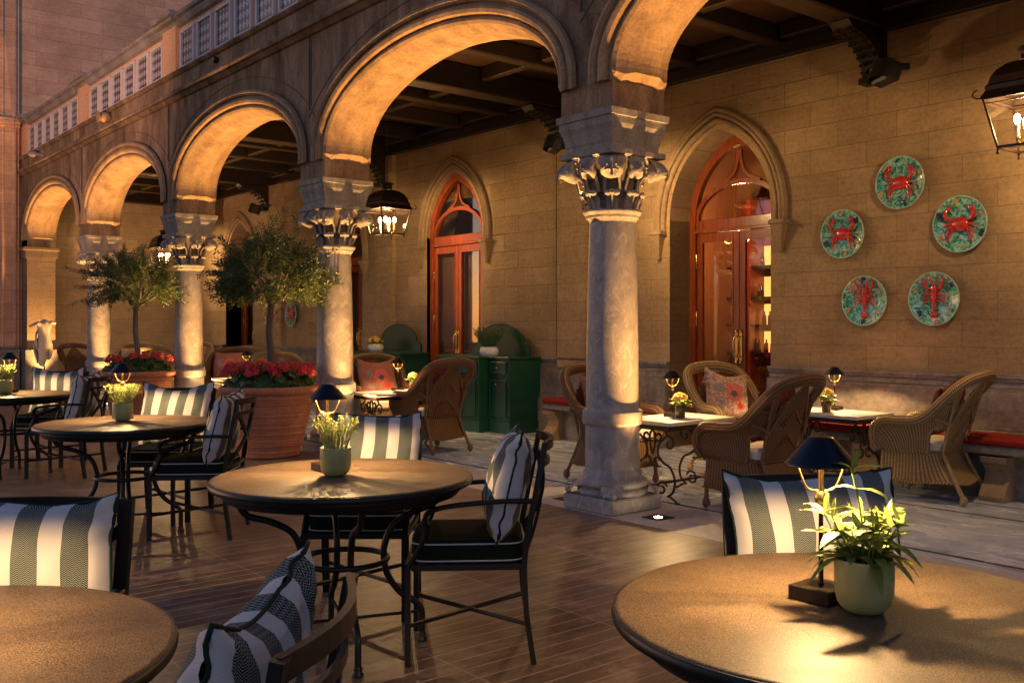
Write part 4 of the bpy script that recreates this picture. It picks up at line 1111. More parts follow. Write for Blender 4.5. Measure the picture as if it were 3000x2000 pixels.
def make_geranium(loc, seed, nfl, R, label, hsp):
    rnd = random.Random(seed); t = thing('geranium_plant', label, 'flowers', (*loc, .70), 0, 'geraniums in the terracotta pots')
    f = MB()
    for k in range(1500):
        d = rdir(rnd, .0, 1); r = rnd.uniform(.55, 1)*R; p = Vector((d.x*r, d.y*r, .03+d.z*hsp*rnd.uniform(.3,1)))
        n = (d+Vector((0,0,.5))+rdir(rnd)*.6).normalized(); a = n.orthogonal().normalized(); b_ = n.cross(a); s_ = rnd.uniform(.020,.036)
        f.add([p+a*cos(2*pi*j/7)*s_*(1+.15*(j % 2))+b_*sin(2*pi*j/7)*s_+n*(.006 if j % 2 else 0) for j in range(7)], [tuple(range(7))])
    f.build('foliage', M['geraleaf'], t)
    for k in range(nfl):
        a = 2*pi*k/nfl+rnd.uniform(-.2,.2); rr = R*rnd.choice((.95,.8,.55,.88))
        c = Vector((cos(a)*rr, sin(a)*rr, .10+hsp*.62*(1-(rr/R)**2*.45)+rnd.uniform(-.02,.05))); h = MB(); rad = rnd.uniform(.040,.062)
        for j in range(110):
            d = rdir(rnd, -.6, 1); p = c+d*rad*Vector((1,1,.8)).length/1.6*rnd.uniform(.75,1.05)
            n = (d+rdir(rnd)*.7).normalized(); u_ = n.orthogonal().normalized(); v_ = n.cross(u_); s_ = rnd.uniform(.009,.014)
            h.add([p+u_*cos(2*pi*i/5)*s_+v_*sin(2*pi*i/5)*s_ for i in range(5)], [tuple(range(5))])
        h.build('flower_head', M['flowerpink'], t)
        if k == 0: pass
    st = MB()
    for k in range(14):
        a = rnd.uniform(0, 6.28); st.tube([(cos(a)*R*.6, sin(a)*R*.6, .03), (cos(a)*R*.85, sin(a)*R*.85, .03+hsp*.8)], .003, 4)
    st.build('stalks', M['geraleaf'], t)
    return t
make_geranium((-4.42,-.73), 5, 34, .46, 'dense mound of pink-red geraniums in the nearer terracotta pot', .24)
make_geranium((-8.74,-.71), 9, 13, .45, 'loose red geraniums in the farther terracotta pot', .22)

# ---------------------------------------------------------------- table plants
def glazed_pot(name, label, loc, s=1.0):
    t = thing(name, label, 'plant pot', loc, 0, 'sage-green pots on the round tables')
    MB().lathe([(.0001,0),(.030,0),(.045,.006),(.058,.022),(.064,.045),(.065,.075),(.065,.118),(.0635,.121),(.061,.119),(.060,.10),(.0001,.098)], 48, Matrix.Diagonal((s,s,s,1)), cap=False).build('pot_body', M['olivepot'], t)
    MB().lathe([(.0001,.104),(.060,.102)], 24, Matrix.Diagonal((s,s,s,1)), cap=False).build('soil', M['soil'], t)
    return t
gp = glazed_pot('flower_pot', 'sage-green pot holding the sage plant on the foreground table', (4.085,-3.195,.7405), 1.0)
for p, lb in (((1.565,-3.155,.7405), 'sage-green pot of the yellow button flowers on the middle table'), ((-1.47,-3.10,.7405), 'sage-green pot of the pale feathery plant'), ((-4.86,-3.12,.7405), 'sage-green pot at the left edge')):
    dup(gp, p, 0, lb)
def stems(mb, rnd, n, R, H, spread, r=.0013):
    out = []
    for k in range(n):
        a = rnd.uniform(0, 2*pi); r0 = R*sqrt(rnd.random()); h = H*rnd.uniform(.6,1); sp_ = spread*(r0/R*.8+.2*rnd.random())
        p0 = Vector((r0*cos(a), r0*sin(a), 0)); p2 = Vector(((r0+sp_)*cos(a+rnd.uniform(-.3,.3)), (r0+sp_)*sin(a), h)); p1 = p0.lerp(p2, .5)+Vector((0,0,.02))
        pts = spline([p0, p1, p2], 4); mb.tube(pts, r, 3, caps=False); out.append(pts)
    return out
def sage_plant(loc):
    rnd = random.Random(12); t = thing('sage_plant', 'sage plant with long pale-lit leaves in the foreground pot', 'potted plant', loc)
    st, lf = MB(), MB()
    main = [((.0,.0,0),(.0,-.005,.07),(-.01,-.005,.13),(-.02,-.01,.185))]
    for k in range(15):
        a = 2*pi*k/15+rnd.uniform(-.3,.3); r = rnd.uniform(.02,.075); main.append(((.02*cos(a),.02*sin(a),0),(r*.6*cos(a),r*.6*sin(a),.035),(r*cos(a),r*sin(a),rnd.uniform(.06,.095))))
    for i, pts in enumerate(main):
        P = spline(pts, 4); st.tube(P, .0022 if i == 0 else .0016, 5)
        up = P[-1]
        n_ = 4 if i == 0 else 3
        for j in range(n_):
            f_ = (.35+.65*j/(n_-1)) ; q = P[int(f_*(len(P)-1))]
            a0 = rnd.uniform(0, 6.28)
            for s2 in (0, pi):
                a = a0+s2; d = Vector((cos(a), sin(a), rnd.uniform(.1,.8)))
                leaf(lf, q, d, rnd.uniform(.055,.092), rnd.uniform(.017,.025), up=(0,0,1), curl=rnd.uniform(.15,.55), rnd=rnd, seg=5)
        leaf(lf, up, (rnd.uniform(-.4,.4), rnd.uniform(-.4,.4), 1), .05, .013, curl=.1, rnd=rnd, seg=5)
    for k in range(12):
        a = rnd.uniform(0, 6.28); leaf(lf, (.045*cos(a), .045*sin(a), .012), (cos(a), sin(a), rnd.uniform(0,.5)), rnd.uniform(.05,.08), .019, up=(0,0,1), curl=rnd.uniform(.5,1.0), rnd=rnd, seg=5)
    st.build('stems', M['sage'], t); lf.build('leaves', M['sage'], t)
sage_plant((4.085,-3.195,.845)); bpy.data.objects['sage_plant'].scale = (1.18,1.18,1.15)
def fine_plant(loc, seed, label, mat, n, R, H, spread, L, w, flowers=None, fm=None, name='potted_plant', per=16, fr=.006):
    rnd = random.Random(seed); t = thing(name, label, 'potted plant', loc)
    st, lf = MB(), MB(); P = stems(st, rnd, n, R, H, spread)
    for pts in P:
        for j in range(per):
            q = pts[min(len(pts)-1, int(rnd.uniform(.25,1)*len(pts)))]; d = (pts[-1]-pts[0]).normalized()
            leaf(lf, Vector(q)+rdir(rnd)*.003, d*.6+rdir(rnd)*.9, L*rnd.uniform(.6,1.2), w, rnd=rnd)
    st.build('stems', mat, t); lf.build('leaves', mat, t)
    if flowers:
        fl = MB()
        for pts in rnd.sample(P, min(flowers, len(P))):
            e = pts[-1]+Vector((0,0,.012)); fl.tube([pts[-1], e], .001, 3); fl.ball(e, fr, 7, 5, sc=(1,1,.6))
        fl.build('flower_heads', fm, t)
    return t
fine_plant((1.565,-3.155,.84), 21, 'dense bush with yellow button flowers on the middle table', M['santo'], 130, .045, .150, .055, .014, .0022, 38, M['petalyellow'], 'santolina_plant', 20)
fine_plant((-1.47,-3.10,.84), 22, 'pale feathery bush glowing under the lamp, left of centre', M['thyme'], 120, .045, .145, .075, .013, .0045, name='feathery_plant', per=22)
fine_plant((-4.86,-3.12,.84), 23, 'bright bushy plant with small round leaves at the left edge', M['thyme'], 70, .045, .17, .05, .020, .012, name='leafy_plant', per=14)

# ---------------------------------------------------------------- statue
stt = thing('torso_statue', 'headless draped female torso statue in front of the far left pier', 'statue', (-14.15,-.64,0), radians(-62))
Z0 = .57
MB().box((0,0,.25), (.36,.36,.50), bev=.01).build('pedestal', M['dado'], stt)
MB().lathe([(.012,.49),(.012,.64)], 8).build('support_rod', M['iron'], stt)
vb, eb, rb = [], [], []   # skin figure: joints, bones, radii
def jt(p, r): vb.append(p); rb.append(r); return len(vb)-1
a0 = jt((0,0,1.10), .115); a1 = jt((.005,0,1.22), .095); a2 = jt((.01,.01,1.34), .115); a3 = jt((.01,.01,1.42), .09); a4 = jt((.02,.0,1.475), .045)
sl = jt((-.13,.01,1.42), .050); sl2 = jt((-.235,.02,1.405), .040); sr = jt((.14,.01,1.415), .052); sr2 = jt((.26,.03,1.36), .040); sr3 = jt((.36,.05,1.345), .032)
h1 = jt((-.065,.01,1.00), .105); k1 = jt((-.085,.03,.86), .080); f1 = jt((-.05,.02,.74), .055)
h2 = jt((.055,.02,.98), .105); k2 = jt((.06,.05,.82), .085); f2 = jt((.07,.02,.68), .062); f3 = jt((.06,.01,.62), .04)
eb = [(a0,a1),(a1,a2),(a2,a3),(a3,a4),(a2,sl),(sl,sl2),(a2,sr),(sr,sr2),(sr2,sr3),(a0,h1),(h1,k1),(k1,f1),(a0,h2),(h2,k2),(k2,f2),(f2,f3)]
me = bpy.data.meshes.new('figure'); me.from_pydata(vb, eb, []); me.update(); fo = bpy.data.objects.new('figure', me); COL.objects.link(fo); fo.parent = stt
md = fo.modifiers.new('k', 'SKIN'); me.materials.append(M['statue'])
if not me.skin_vertices: me.skin_vertices.new()
for i, sv in enumerate(me.skin_vertices[0].data): sv.radius = (rb[i], rb[i]*.78); sv.use_root = (i == 0)
md.use_smooth_shade = True; fo.modifiers.new('s', 'SUBSURF').render_levels = 2; fo.modifiers['s'].levels = 2
dr_ = MB()     # drapery folds
rnd = random.Random(2)
for k in range(15):
    x = -.12+.24*k/14; pts = spline([(x*.85, -.085-.02*cos(x*9), 1.13-.03*abs(x)), (x*.95+.01, -.10-.01*sin(k*2.), 1.0), (x*.75+.03, -.085, .84), (x*.5+.05, -.05, .68)], 4)
    dr_.tube(pts, [.013+.005*sin(k*1.7+j*.5) for j in range(len(pts))], 6)
for k in range(5):
    pts = spline([(-.10+.03*k, -.08, 1.40-.01*k), (-.02+.02*k, -.125, 1.30-.02*k), (.09, -.10, 1.22-.02*k), (.14, -.03, 1.08-.03*k), (.15-.01*k, .0, .95)], 4); dr_.tube(pts, .013, 6)
dr_.build('drapery', M['statue'], stt)

# ================================================================ GALLERY FURNITURE
def make_wicker(brown=False):
    W_, K = (M['wickerb'], M['caneb']) if brown else (M['wicker'], M['cane'])
    t = thing('wicker_armchair', '', 'armchair', group='woven wicker armchairs in the gallery')
    half = [(.295,.30,.40),(.325,.325,.50),(.335,.30,.60),(.335,.22,.655),(.335,.08,.660),(.340,-.06,.675),(.345,-.17,.74),(.345,-.27,.84),(.320,-.36,.935),(.255,-.43,1.0),(.14,-.475,1.03),(0,-.485,1.04)]
    pts = half + [(-x, y, z) for x, y, z in reversed(half[:-1])]
    rim = spline(pts, 5); n = len(rim)
    rr = [.022+.021*min(1, sin(pi*k/(n-1))*2.2) for k in range(n)]
    mb = MB(); mb.tube(rim, rr, 12, flat=(1.15, 1)); 
    for f in list(mb.uv): mb.uv[f] = [(b, a) for a, b in mb.uv[f]]
    mb.build('rolled_rim', W_, t)
    # seat level perimeter curve matched to the rim
    ph = [(.270,.27),(.275,.24),(.278,.18),(.280,.10),(.280,.03),(.280,-.05),(.278,-.12),(.268,-.17),(.245,-.20),(.18,-.225),(.09,-.24),(0,-.245)]
    per = ph + [(-x, y) for x, y in reversed(ph[:-1])]
    per = spline([(x, y, .40) for x, y in per], 5)
    Ls = [0]
    for i in range(1, n): Ls.append(Ls[-1]+(rim[i]-rim[i-1]).length*.8)
    def F(u, v):
        i = min(n-1, int(round(u*(n-1)))); a, b_ = per[i], rim[i]
        p = a.lerp(b_, v); d = Vector((p.x, p.y+.05, 0)); 
        if d.length > 0: p = p - d.normalized()*.030*sin(pi*v)
        return p
    def UV(u, v):
        i = min(n-1, int(round(u*(n-1)))); return (Ls[i], v*(rim[i].z-.40)*1.05)
    def skip(u, v):
        U = min(u, 1-u); w = (.5-U)/.098
        if .07 < w < .92 and .60+(1-w)*.32 < v < .93: return True
        return .285 < U < .392 and v*(F(u, 1).z-.40) < .20 and v*(F(u,1).z-.40) > .012
    mb = MB(); mb.grid(F, n-1, 24, UV=UV, skip=skip); mb.build('woven_shell', W_, t, solid=.012)
    fr = MB()
    for s_ in (-1, 1):
        i0, i1 = int(.285*(n-1)), int(.392*(n-1))
        def q(i, z):
            a, b_ = per[i], rim[i]; v = (z-.40)/(b_.z-.40); p = F(i/(n-1), v); return Vector((s_*abs(p.x)*1.02, p.y, p.z))
        fr.tube(spline([q(i0-1, .405), q(i0-1, .53), q(i0, .59), q(i0+2, .615), q(i1+1, .615)], 4), .013, 7)
        # back stiles and sloping canes
        i2 = int(.405*(n-1)); i3 = int(.395*(n-1))
        a = Vector((s_*.235, -.225, .40)); fr.tube(spline([a, (s_*.255, -.28, .62), (s_*.285, -.345, .86), (s_*.30, -.36, .93)], 4), .015, 8)
        fr.tube(spline([(s_*.25,-.285,.62), (s_*.15, -.375, .82), (s_*.05, -.445, .96), (s_*.02, -.47, 1.0)], 4), .010, 7)
        fr.tube(spline([(s_*.33,-.20,.70), (s_*.30,-.29,.66), (s_*.26,-.29,.63)], 3), .009, 6)
        fr.tube([(s_*.34, -.27, .80), (s_*.285,-.335,.80)], .009, 6)
    fr.tube([(0,0,0)]*0 or [(-.02,-.468,1.0),(.02,-.468,1.0)], .010, 6)
    fr.build('cane_frame', K, t)
    # raised zig-zag weave on the back
    for z0 in (.50, .68):
        zz = MB()
        for k in range(11):
            x = -.12+.024*k; z = z0+.10-abs(x)*.75; i = int(round((.5+(-x)*.0)*(n-1)))
            y = -.245-(z-.40)*.375+.03*sin(pi*(z-.4)/.62)-.014
            zz.box((x, y, z), (.030,.010,.012)); zz.box((x+.012, y, z-.010), (.020,.010,.026))
        zz.build('raised_weave', K, t)
    # skirt
    top = per; m = n
    def loop(z):
        f_ = (.40-z)/.25; return f_
    full = [Vector(p) for p in per] + [Vector((-.27+.54*k/10, .27+.012*sin(pi*k/10), .40)) for k in range(1, 10)]
    mtot = len(full); Lf = [0]
    for i in range(1, mtot+1): Lf.append(Lf[-1]+(full[i % mtot]-full[i-1]).length)
    def G(u, v):
        i = int(round(u*mtot)) % mtot; p = full[i]; f_ = 1-v
        fl = .00+.055*f_**1.6; back = max(0, -p.y/.245)
        y = p.y*(1+.06*f_)-back*.13*f_**1.5; x = p.x*(1+fl)
        arch_ = .018*sin(pi*((i % (mtot//4))/(mtot//4)))
        return (x, y, .155+arch_*f_+.245*v)
    mb = MB(); mb.grid(G, mtot, 12, UV=lambda u, v: (Lf[min(mtot, int(round(u*mtot)))], v*.25)); mb.build('woven_skirt', W_, t)
    e = MB(); e.tube([G(k/mtot, 0) for k in range(mtot)], .010, 6, closed=True); e.tube([(p.x*1.02, p.y*1.02, .402) for p in full], .009, 6, closed=True); e.build('skirt_braid', W_, t)
    for sx in (-1, 1):
        for fy, q in ((1, ((sx*.265,.255,.40),(sx*.272,.262,.20),(sx*.275,.268,.06))), (-1, ((sx*.225,-.225,.40),(sx*.24,-.31,.22),(sx*.262,-.405,.055)))):
            l = MB(); l.tube(spline(q, 4), .018, 8); x, y = q[-1][:2]
            l.lathe([(.012,.012),(.028,.022),(.034,.045),(.027,.070),(.019,.085)], 12, Matrix.Translation((x, y, -.002)))
            l.lathe([(.012,0),(.012,.014)], 8, Matrix.Translation((x, y, 0))); l.build('leg', K, t)
    c = MB(); c.box((0, .03, .455), (.51,.50,.10), bev=.022); c.build('seat_cushion', M['cream'], t)
    return t
wk = [make_wicker(False), make_wicker(True)]; used = [0, 0]
WK = [((.71,.80), (-1,-.06), 1, 'brown wicker armchair seen from behind, right of the nearest column'),
      ((1.30,2.24), (-.99,-.12), 0, 'tan wicker armchair at far right, standing before the red-cushioned bench'),
      ((-.86,.86), (.98,-.15), 1, 'brown wicker armchair half hidden by the nearest column, on its left side'),
      ((-.37,1.93), (.93,-.30), 0, 'tan wicker armchair with the pale floral cushion, before the right door'),
      ((-3.71,.83), (-1,-.02), 1, 'dark brown wicker armchair seen from behind in front of the green sideboard'),
      ((-4.93,.92), (.96,-.28), 1, 'wicker armchair just right of the second column with a coral floral cushion'),
      ((-9.45,.85), (.80,-.60), 1, 'wicker armchair right of the third column with a coral floral cushion'),
      ((-10.9,2.0), (-.75,.65), 0, 'far wicker armchair seen from behind, left of the larger olive trunk'),
      ((-7.55,.90), (-.75,.65), 0, 'wicker armchair showing above the geraniums, right of the larger olive trunk'),
      ((-12.4,.90), (-.75,.65), 0, 'wicker armchair seen from behind, left of the third column'),
      ((-14.2,.85), (.77,-.64), 0, 'far pale wicker armchair left of the smaller olive trunk with a white-pink cushion'),
      ((-14.5,2.2), (.77,-.64), 0, 'farthest wicker armchair, on both sides of the third column, with a pale pink cushion'),
      ((-15.2,.30), (-.8,.6), 1, 'dark wicker armchair mostly hidden behind the farthest column')]
chairs_w = []
for i, (p, fd, br, lb) in enumerate(WK):
    rz = face(*fd)
    if not used[br]: c = wk[br]; c.location = (*p, 0); c.rotation_euler.z = rz; c['label'] = lb; used[br] = 1; c.scale = (.95,.95,.95)
    else: c = dup(wk[br], (*p, 0), rz, lb)
    chairs_w.append((p, rz))
FP = [(3, 'floral', 'pale floral cushion with a large red flower, in the chair before the right door', .45, 12),
      (5, 'floral2', 'coral floral cushion in the chair right of the second column', .48, 0), (6, 'floral2', 'coral floral cushion in the chair right of the third column', .48, 0),
      (0, 'floraldark', 'dark burgundy cushion tip over the arm of the brown chair seen from behind', .42, 10), (1, 'floraldark', 'burgundy cushion tip over the arm of the rightmost wicker chair', .42, 10),
      (2, 'floral2', 'coral cushion left of the nearest column, in the half hidden chair', .45, 0), (4, 'floraldark', 'burgundy cushion tip over the arm of the chair before the green sideboard', .42, 10),
      (10, 'floral', 'pale cushion behind the sparse red geraniums', .45, 0), (11, 'floral', 'pale pink cushion right of the third column in the farthest chair', .45, 0)]
for i, mt, lb, s_, roll in FP:
    p, rz = chairs_w[i]
    pw = make_pillow(20+i, lb, 'floral_cushion', s_, s_, .17, mt, None, 'floral cushions on the wicker armchairs')
    Mx = Matrix.Translation((*p, 0)) @ Matrix.Rotation(rz, 4, 'Z') @ Matrix.Translation((0, -.16, .735)) @ Matrix.Rotation(pi, 4, 'Z') @ Matrix.Rotation(radians(-18), 4, 'X') @ Matrix.Rotation(radians(roll), 4, 'Y')
    pw.location = Mx.to_translation(); pw.rotation_euler = Mx.to_euler()

def scroll(c, r0, r1, a0, a1, n=18):      # spiral in (u,z)
    return [(c[0]+(r0+(r1-r0)*k/n)*cos(a0+(a1-a0)*k/n), c[1]+(r0+(r1-r0)*k/n)*sin(a0+(a1-a0)*k/n)) for k in range(n+1)]
def make_mtable():
    t = thing('marble_table', '', 'table', group='marble-topped iron tables in the gallery')
    MB().box((0,0,.616), (.56,.80,.028), bev=.004).build('marble_top', M['border'], t)
    MB().box((0,0,.5825), (.54,.78,.038), bev=.004).build('wood_apron', M['ceil'], t)
    for sy in (-1, 1):
        for sx in (-1, 1):
            l = MB(); y = sy*.29
            def put(pts, r=.009): l.tube([(sx*u, y, z) for u, z in pts], r, 7)
            put(scroll((.175,.455), .018, .062, -pi*1.2, pi*.75))
            put([(p.x, p.z) for p in spline([(.13,0,.50),(.07,0,.44),(.06,0,.36),(.12,0,.30),(.19,0,.27),(.235,0,.18),(.22,0,.09),(.16,0,.045)], 4)], .010)
            put(scroll((.10,.10), .062, .020, .4, pi*2.3)); put([(p.x, p.z) for p in spline([(.17,0,.05),(.22,0,.03),(.26,0,.005),(.285,0,.004)], 4)], .009)
            put(scroll((.055,.315), .015, .050, 0, pi*1.7)); put([(p.x, p.z) for p in spline([(.0,0,.56),(.03,0,.50),(.02,0,.42),(.0,0,.36)], 4)])
            put(scroll((.06,.505), .012, .040, pi, -pi*.6)); put([(.12,.565),(.16,.52)])
            l.build('leg', M['rust'], t)
    s = MB(); s.tube([(0,-.29,.12),(0,.29,.12)], .008, 6)
    for k in range(12): s.ball((0,-.16+.029*k,.12), .014, 6, 4)
    s.tube([(-.12,-.29,.12),(.12,-.29,.12)], .007, 5).tube([(-.12,.29,.12),(.12,.29,.12)], .007, 5)
    s.build('stretcher', M['rust'], t); return t
MT = [((-.03,.76), 0, 'marble-topped iron table just right of the nearest column'), ((.50,2.17), pi/2, 'marble-topped table before the red bench, between the two right wicker chairs'),
      ((-4.10,.60), 0, 'marble-topped table just right of the second column'), ((-7.85,.50), 0, 'marble-topped table between the third column and the larger terracotta pot'),
      ((-11.4,1.6), 0, 'farthest marble table, hidden behind wicker chairs'), ((-12.95,.62), 0, 'far marble table behind the smaller olive pot')]
m0 = make_mtable()
for i, (p, r, lb) in enumerate(MT):
    if i == 0: m0.location = (*p, 0); m0['label'] = lb
    else: dup(m0, (*p, 0), r, lb)
def kalanchoe(loc, seed, lb1, lb2):
    t = thing('flower_pot', lb1, 'plant pot', loc, 0, 'brown glass pots on the marble tables')
    MB().lathe([(.0001,0),(.030,0),(.040,.01),(.044,.05),(.047,.098),(.044,.098),(.040,.085),(.0001,.085)], 24, cap=False).build('pot_body', M['brownglass'], t)
    rnd = random.Random(seed); q = thing('kalanchoe_plant', lb2, 'potted plant', (loc[0], loc[1], loc[2]+.086))
    lf, fl = MB(), MB()
    for k in range(26):
        a = rnd.uniform(0, 6.28); leaf(lf, (.02*cos(a), .02*sin(a), rnd.uniform(0,.04)), (cos(a), sin(a), rnd.uniform(.1,.9)), rnd.uniform(.06,.10), .045, up=(0,0,1), curl=.35, rnd=rnd, seg=4)
    for k in range(150):
        d = rdir(rnd, .0, 1); c = Vector((d.x*.062, d.y*.062, .06+d.z*.055)); n = (d+rdir(rnd)*.5).normalized(); u_ = n.orthogonal().normalized(); v_ = n.cross(u_); s_ = .011
        fl.add([c+u_*cos(2*pi*i/5)*s_+v_*sin(2*pi*i/5)*s_ for i in range(5)], [tuple(range(5))])
    lf.build('leaves', M['geraleaf'] if seed == 0 else M['sage'], q); fl.build('flower_heads', M['petalyellow'], q)
kalanchoe((.02,.74,.631), 31, 'brown glass pot on the marble table right of the nearest column', 'pale yellow flowers on the marble table right of the nearest column')
kalanchoe((.47,2.10,.631), 32, 'brown glass pot on the marble table before the red bench', 'yellow flowers with a long pale leaf on the table before the red bench')
kalanchoe((-4.18,.90,.631), 33, 'dark pot on the marble table right of the second column', 'yellow flowers beside the lamp, left of the dark brown wicker chair')
kalanchoe((-11.5,1.75,.631), 34, 'far pot beside the tiny lamp', 'far yellow flowers glimpsed over the coral cushion')

# ---------------------------------------------------------------- green sideboards
def make_side():
    t = thing('green_sideboard', '', 'sideboard', group='green painted sideboards against the wall')
    zc = .97; b = MB()
    CX = .37; WX = .80; Yf, Yw, Yb = -.66, -.50, 0
    b.b2(-CX, CX, Yf, Yb, .10, zc-.03); b.b2(-WX, -CX-.0005, Yw, Yb, .10, zc-.03); b.b2(CX+.0005, WX, Yw, Yb, .10, zc-.03)
    b.b2(-CX-.015, CX+.015, Yf-.015, Yb, 0, .155, .008); b.b2(-WX-.015, -CX-.016, Yw-.015, Yb, 0, .155, .008); b.b2(CX+.016, WX+.015, Yw-.015, Yb, 0, .155, .008)
    b.build('carcass', M['green'], t)
    p = MB(); e = .03
    p.b2(-CX-e, CX+e, Yf-e, Yb, zc-.03, zc, .008); p.b2(-WX-e, -CX-e-.001, Yw-e, Yb, zc-.03, zc, .008); p.b2(CX+e+.001, WX+e, Yw-e, Yb, zc-.03, zc, .008)
    p.build('top', M['green'], t)
    for (x0, x1, y) in ((-CX, CX, Yf), (-WX, -CX, Yw), (CX, WX, Yw)):
        MB().b2(x0+.002, x1-.002, y-.014, y, .700, .722, .005).build('waist_moulding', M['green'], t); MB().b2(x0+.002, x1-.002, y-.016, y, .156, .18, .005).build('base_moulding', M['green'], t)
    def panel(x0, x1, y, z0, z1, nm, knob):
        q = MB(); q.b2(x0, x1, y-.012, y, z0, z1, .003); i = .028
        for a, b_, c_, d_ in ((x0+.02, x1-.02, z0+.02, z0+.034), (x0+.02, x1-.02, z1-.034, z1-.02), (x0+.02, x0+.034, z0+.034, z1-.034), (x1-.034, x1-.02, z0+.034, z1-.034)): q.b2(a, b_, y-.030, y-.012, c_, d_, .005)
        o_ = q.build(nm, M['green'], t)
        kx, kz = knob; k_ = MB().lathe([(.006,0),(.006,.015),(.014,.02),(.016,.028),(.010,.035),(.0001,.037)], 12, Matrix.Translation((kx, y-.012, kz)) @ Matrix.Rotation(pi/2, 4, 'X'), cap=False); k_.build('knob', M['brass'], o_)
        return o_
    panel(-CX+.03, CX-.03, Yf, .74, .925, 'drawer', (.26,.83)); panel(-WX+.03, -CX-.02, Yw, .74, .925, 'drawer', (-.58,.83)); panel(CX+.02, WX-.03, Yw, .74, .925, 'drawer', (.58,.83))
    panel(-CX+.03, -.005, Yf, .19, .69, 'cupboard_door', (-.04,.62)); panel(.005, CX-.03, Yf, .19, .69, 'cupboard_door', (.06,.62))
    panel(-WX+.03, -CX-.02, Yw, .19, .69, 'cupboard_door', (-.42,.62)); panel(CX+.02, WX-.03, Yw, .19, .69, 'cupboard_door', (.56,.62))
    h = MB()
    for x, y in ((CX-.012, Yf-.006), (WX-.012, Yw-.006)):
        for z in (.26, .62): h.lathe([(.004,-.03),(.004,.03)], 6, Matrix.Translation((x, y, z)))
    h.build('hinge', M['brass'], t)
    bb = MB(); poly = [(-.62, zc)] + [(-.62, zc+.11), (-.60, zc+.115), (-.585, zc+.15), (-.53, zc+.155)] + [(-.50*cos(a), zc+.16+.255*sin(a)) for a in [pi*j/20 for j in range(21)]] + [(.53, zc+.155), (.585, zc+.15), (.60, zc+.115), (.62, zc+.11), (.62, zc)]
    bb.prism(poly, -.035, -.005); bb.tube([(x, -.032, z) for x, z in poly[1:-1]], .010, 6); bb.build('arched_back', M['green'], t)
    return t
s0 = make_side(); s0.location = (-5.12, 2.91, 0); s0['label'] = 'green sideboard with arched back and a lavender bowl, right of the orange door'
dup(s0, (-7.70, 2.91, 0), label='green sideboard with yellow and orange flowers, just right of the second column')
def fluted(name, loc, label):
    t = thing(name, label, 'bowl', loc, 0, 'white fluted planters on the sideboards'); vs = []
    def F(u, v):
        a = 2*pi*u; r = (.075+.035*sin(pi*(.15+.7*v)))*(1+.05*abs(sin(a*11+v*1.5))); return (r*cos(a)*1.25, r*sin(a), .115*v)
    MB().grid(F, 88, 8).lathe([(.0001,.10),(.085,.10)], 20, cap=False).build('bowl_body', M['white_c'], t)
fluted('white_bowl', (-4.95,2.56,.971), 'white fluted bowl holding lavender on the nearer sideboard'); fluted('white_bowl', (-7.85,2.56,.971), 'white fluted bowl holding yellow flowers on the farther sideboard')
fine_plant((-4.95,2.56,1.075), 41, 'bushy grey-green lavender on the nearer green sideboard', M['lavender'], 200, .08, .27, .13, .024, .006, 60, M['lavflower'], 'lavender_plant', 26, .005)
rnd = random.Random(5); t = thing('flower_arrangement', 'yellow and orange flowers on the farther green sideboard', 'flowers', (-7.85,2.56,1.07))
lf, f1_, f2_ = MB(), MB(), MB()
for k in range(260): d = rdir(rnd, -.1, 1); leaf(lf, Vector((d.x*.10, d.y*.08, d.z*.06)), d+rdir(rnd)*.4, rnd.uniform(.03,.06), .018, rnd=rnd)
for k in range(17):
    d = rdir(rnd, .05, 1); c = Vector((d.x*.14, d.y*.10, .03+d.z*.08)); (f1_ if k % 2 else f2_).ball(c, rnd.uniform(.020,.034), 8, 6)
lf.build('leaves', M['sage'], t); f1_.build('flower_heads', M['petalyellow'], t); f2_.build('fruit', M['petalorange'], t)

# ---------------------------------------------------------------- stone benches with red cushions
def bench(x0, x1, label, lab2, ends):
    t = thing('stone_bench', label, 'bench', (0,0,0))
    MB().b2(x0, x1, 2.44, 2.868, .36, .43, .012).build('bench_seat', M['dado'], t)
    MB().b2(x0+.03, x1-.03, 2.60, 2.868, 0, .359).build('bench_base', M['dado'], t)
    for x in ends:
        poly = [(2.60,0),(2.42,0),(2.40,.04),(2.44,.10),(2.50,.16),(2.52,.22),(2.48,.28),(2.43,.30),(2.42,.345),(2.60,.345)]
        vs = [(x-.10, y, z) for y, z in poly]+[(x+.10, y, z) for y, z in poly]; n = len(poly)
        MB().add(vs, [tuple(reversed(range(n))), tuple(range(n, 2*n))]+[(j, (j+1) % n, (j+1) % n+n, j+n) for j in range(n)]).build('scroll_support', M['mould2'], t)
    c = MB().b2(x0+.02, x1-.02, 2.43, 2.865, .431, .492, .018).build('bench_cushion', M['redcush']); tag(c, lab2, 'cushion')
bench(-.55, 5.5, 'carved stone bench along the wall at the right', 'long brick-red cushion on the stone bench at the right', (.62,1.75,2.9))
bench(-3.75, -2.30, 'stone bench left of the right door, behind the nearest column', 'red bench cushion glimpsed just right of the nearest column', (-3.6,-2.45))

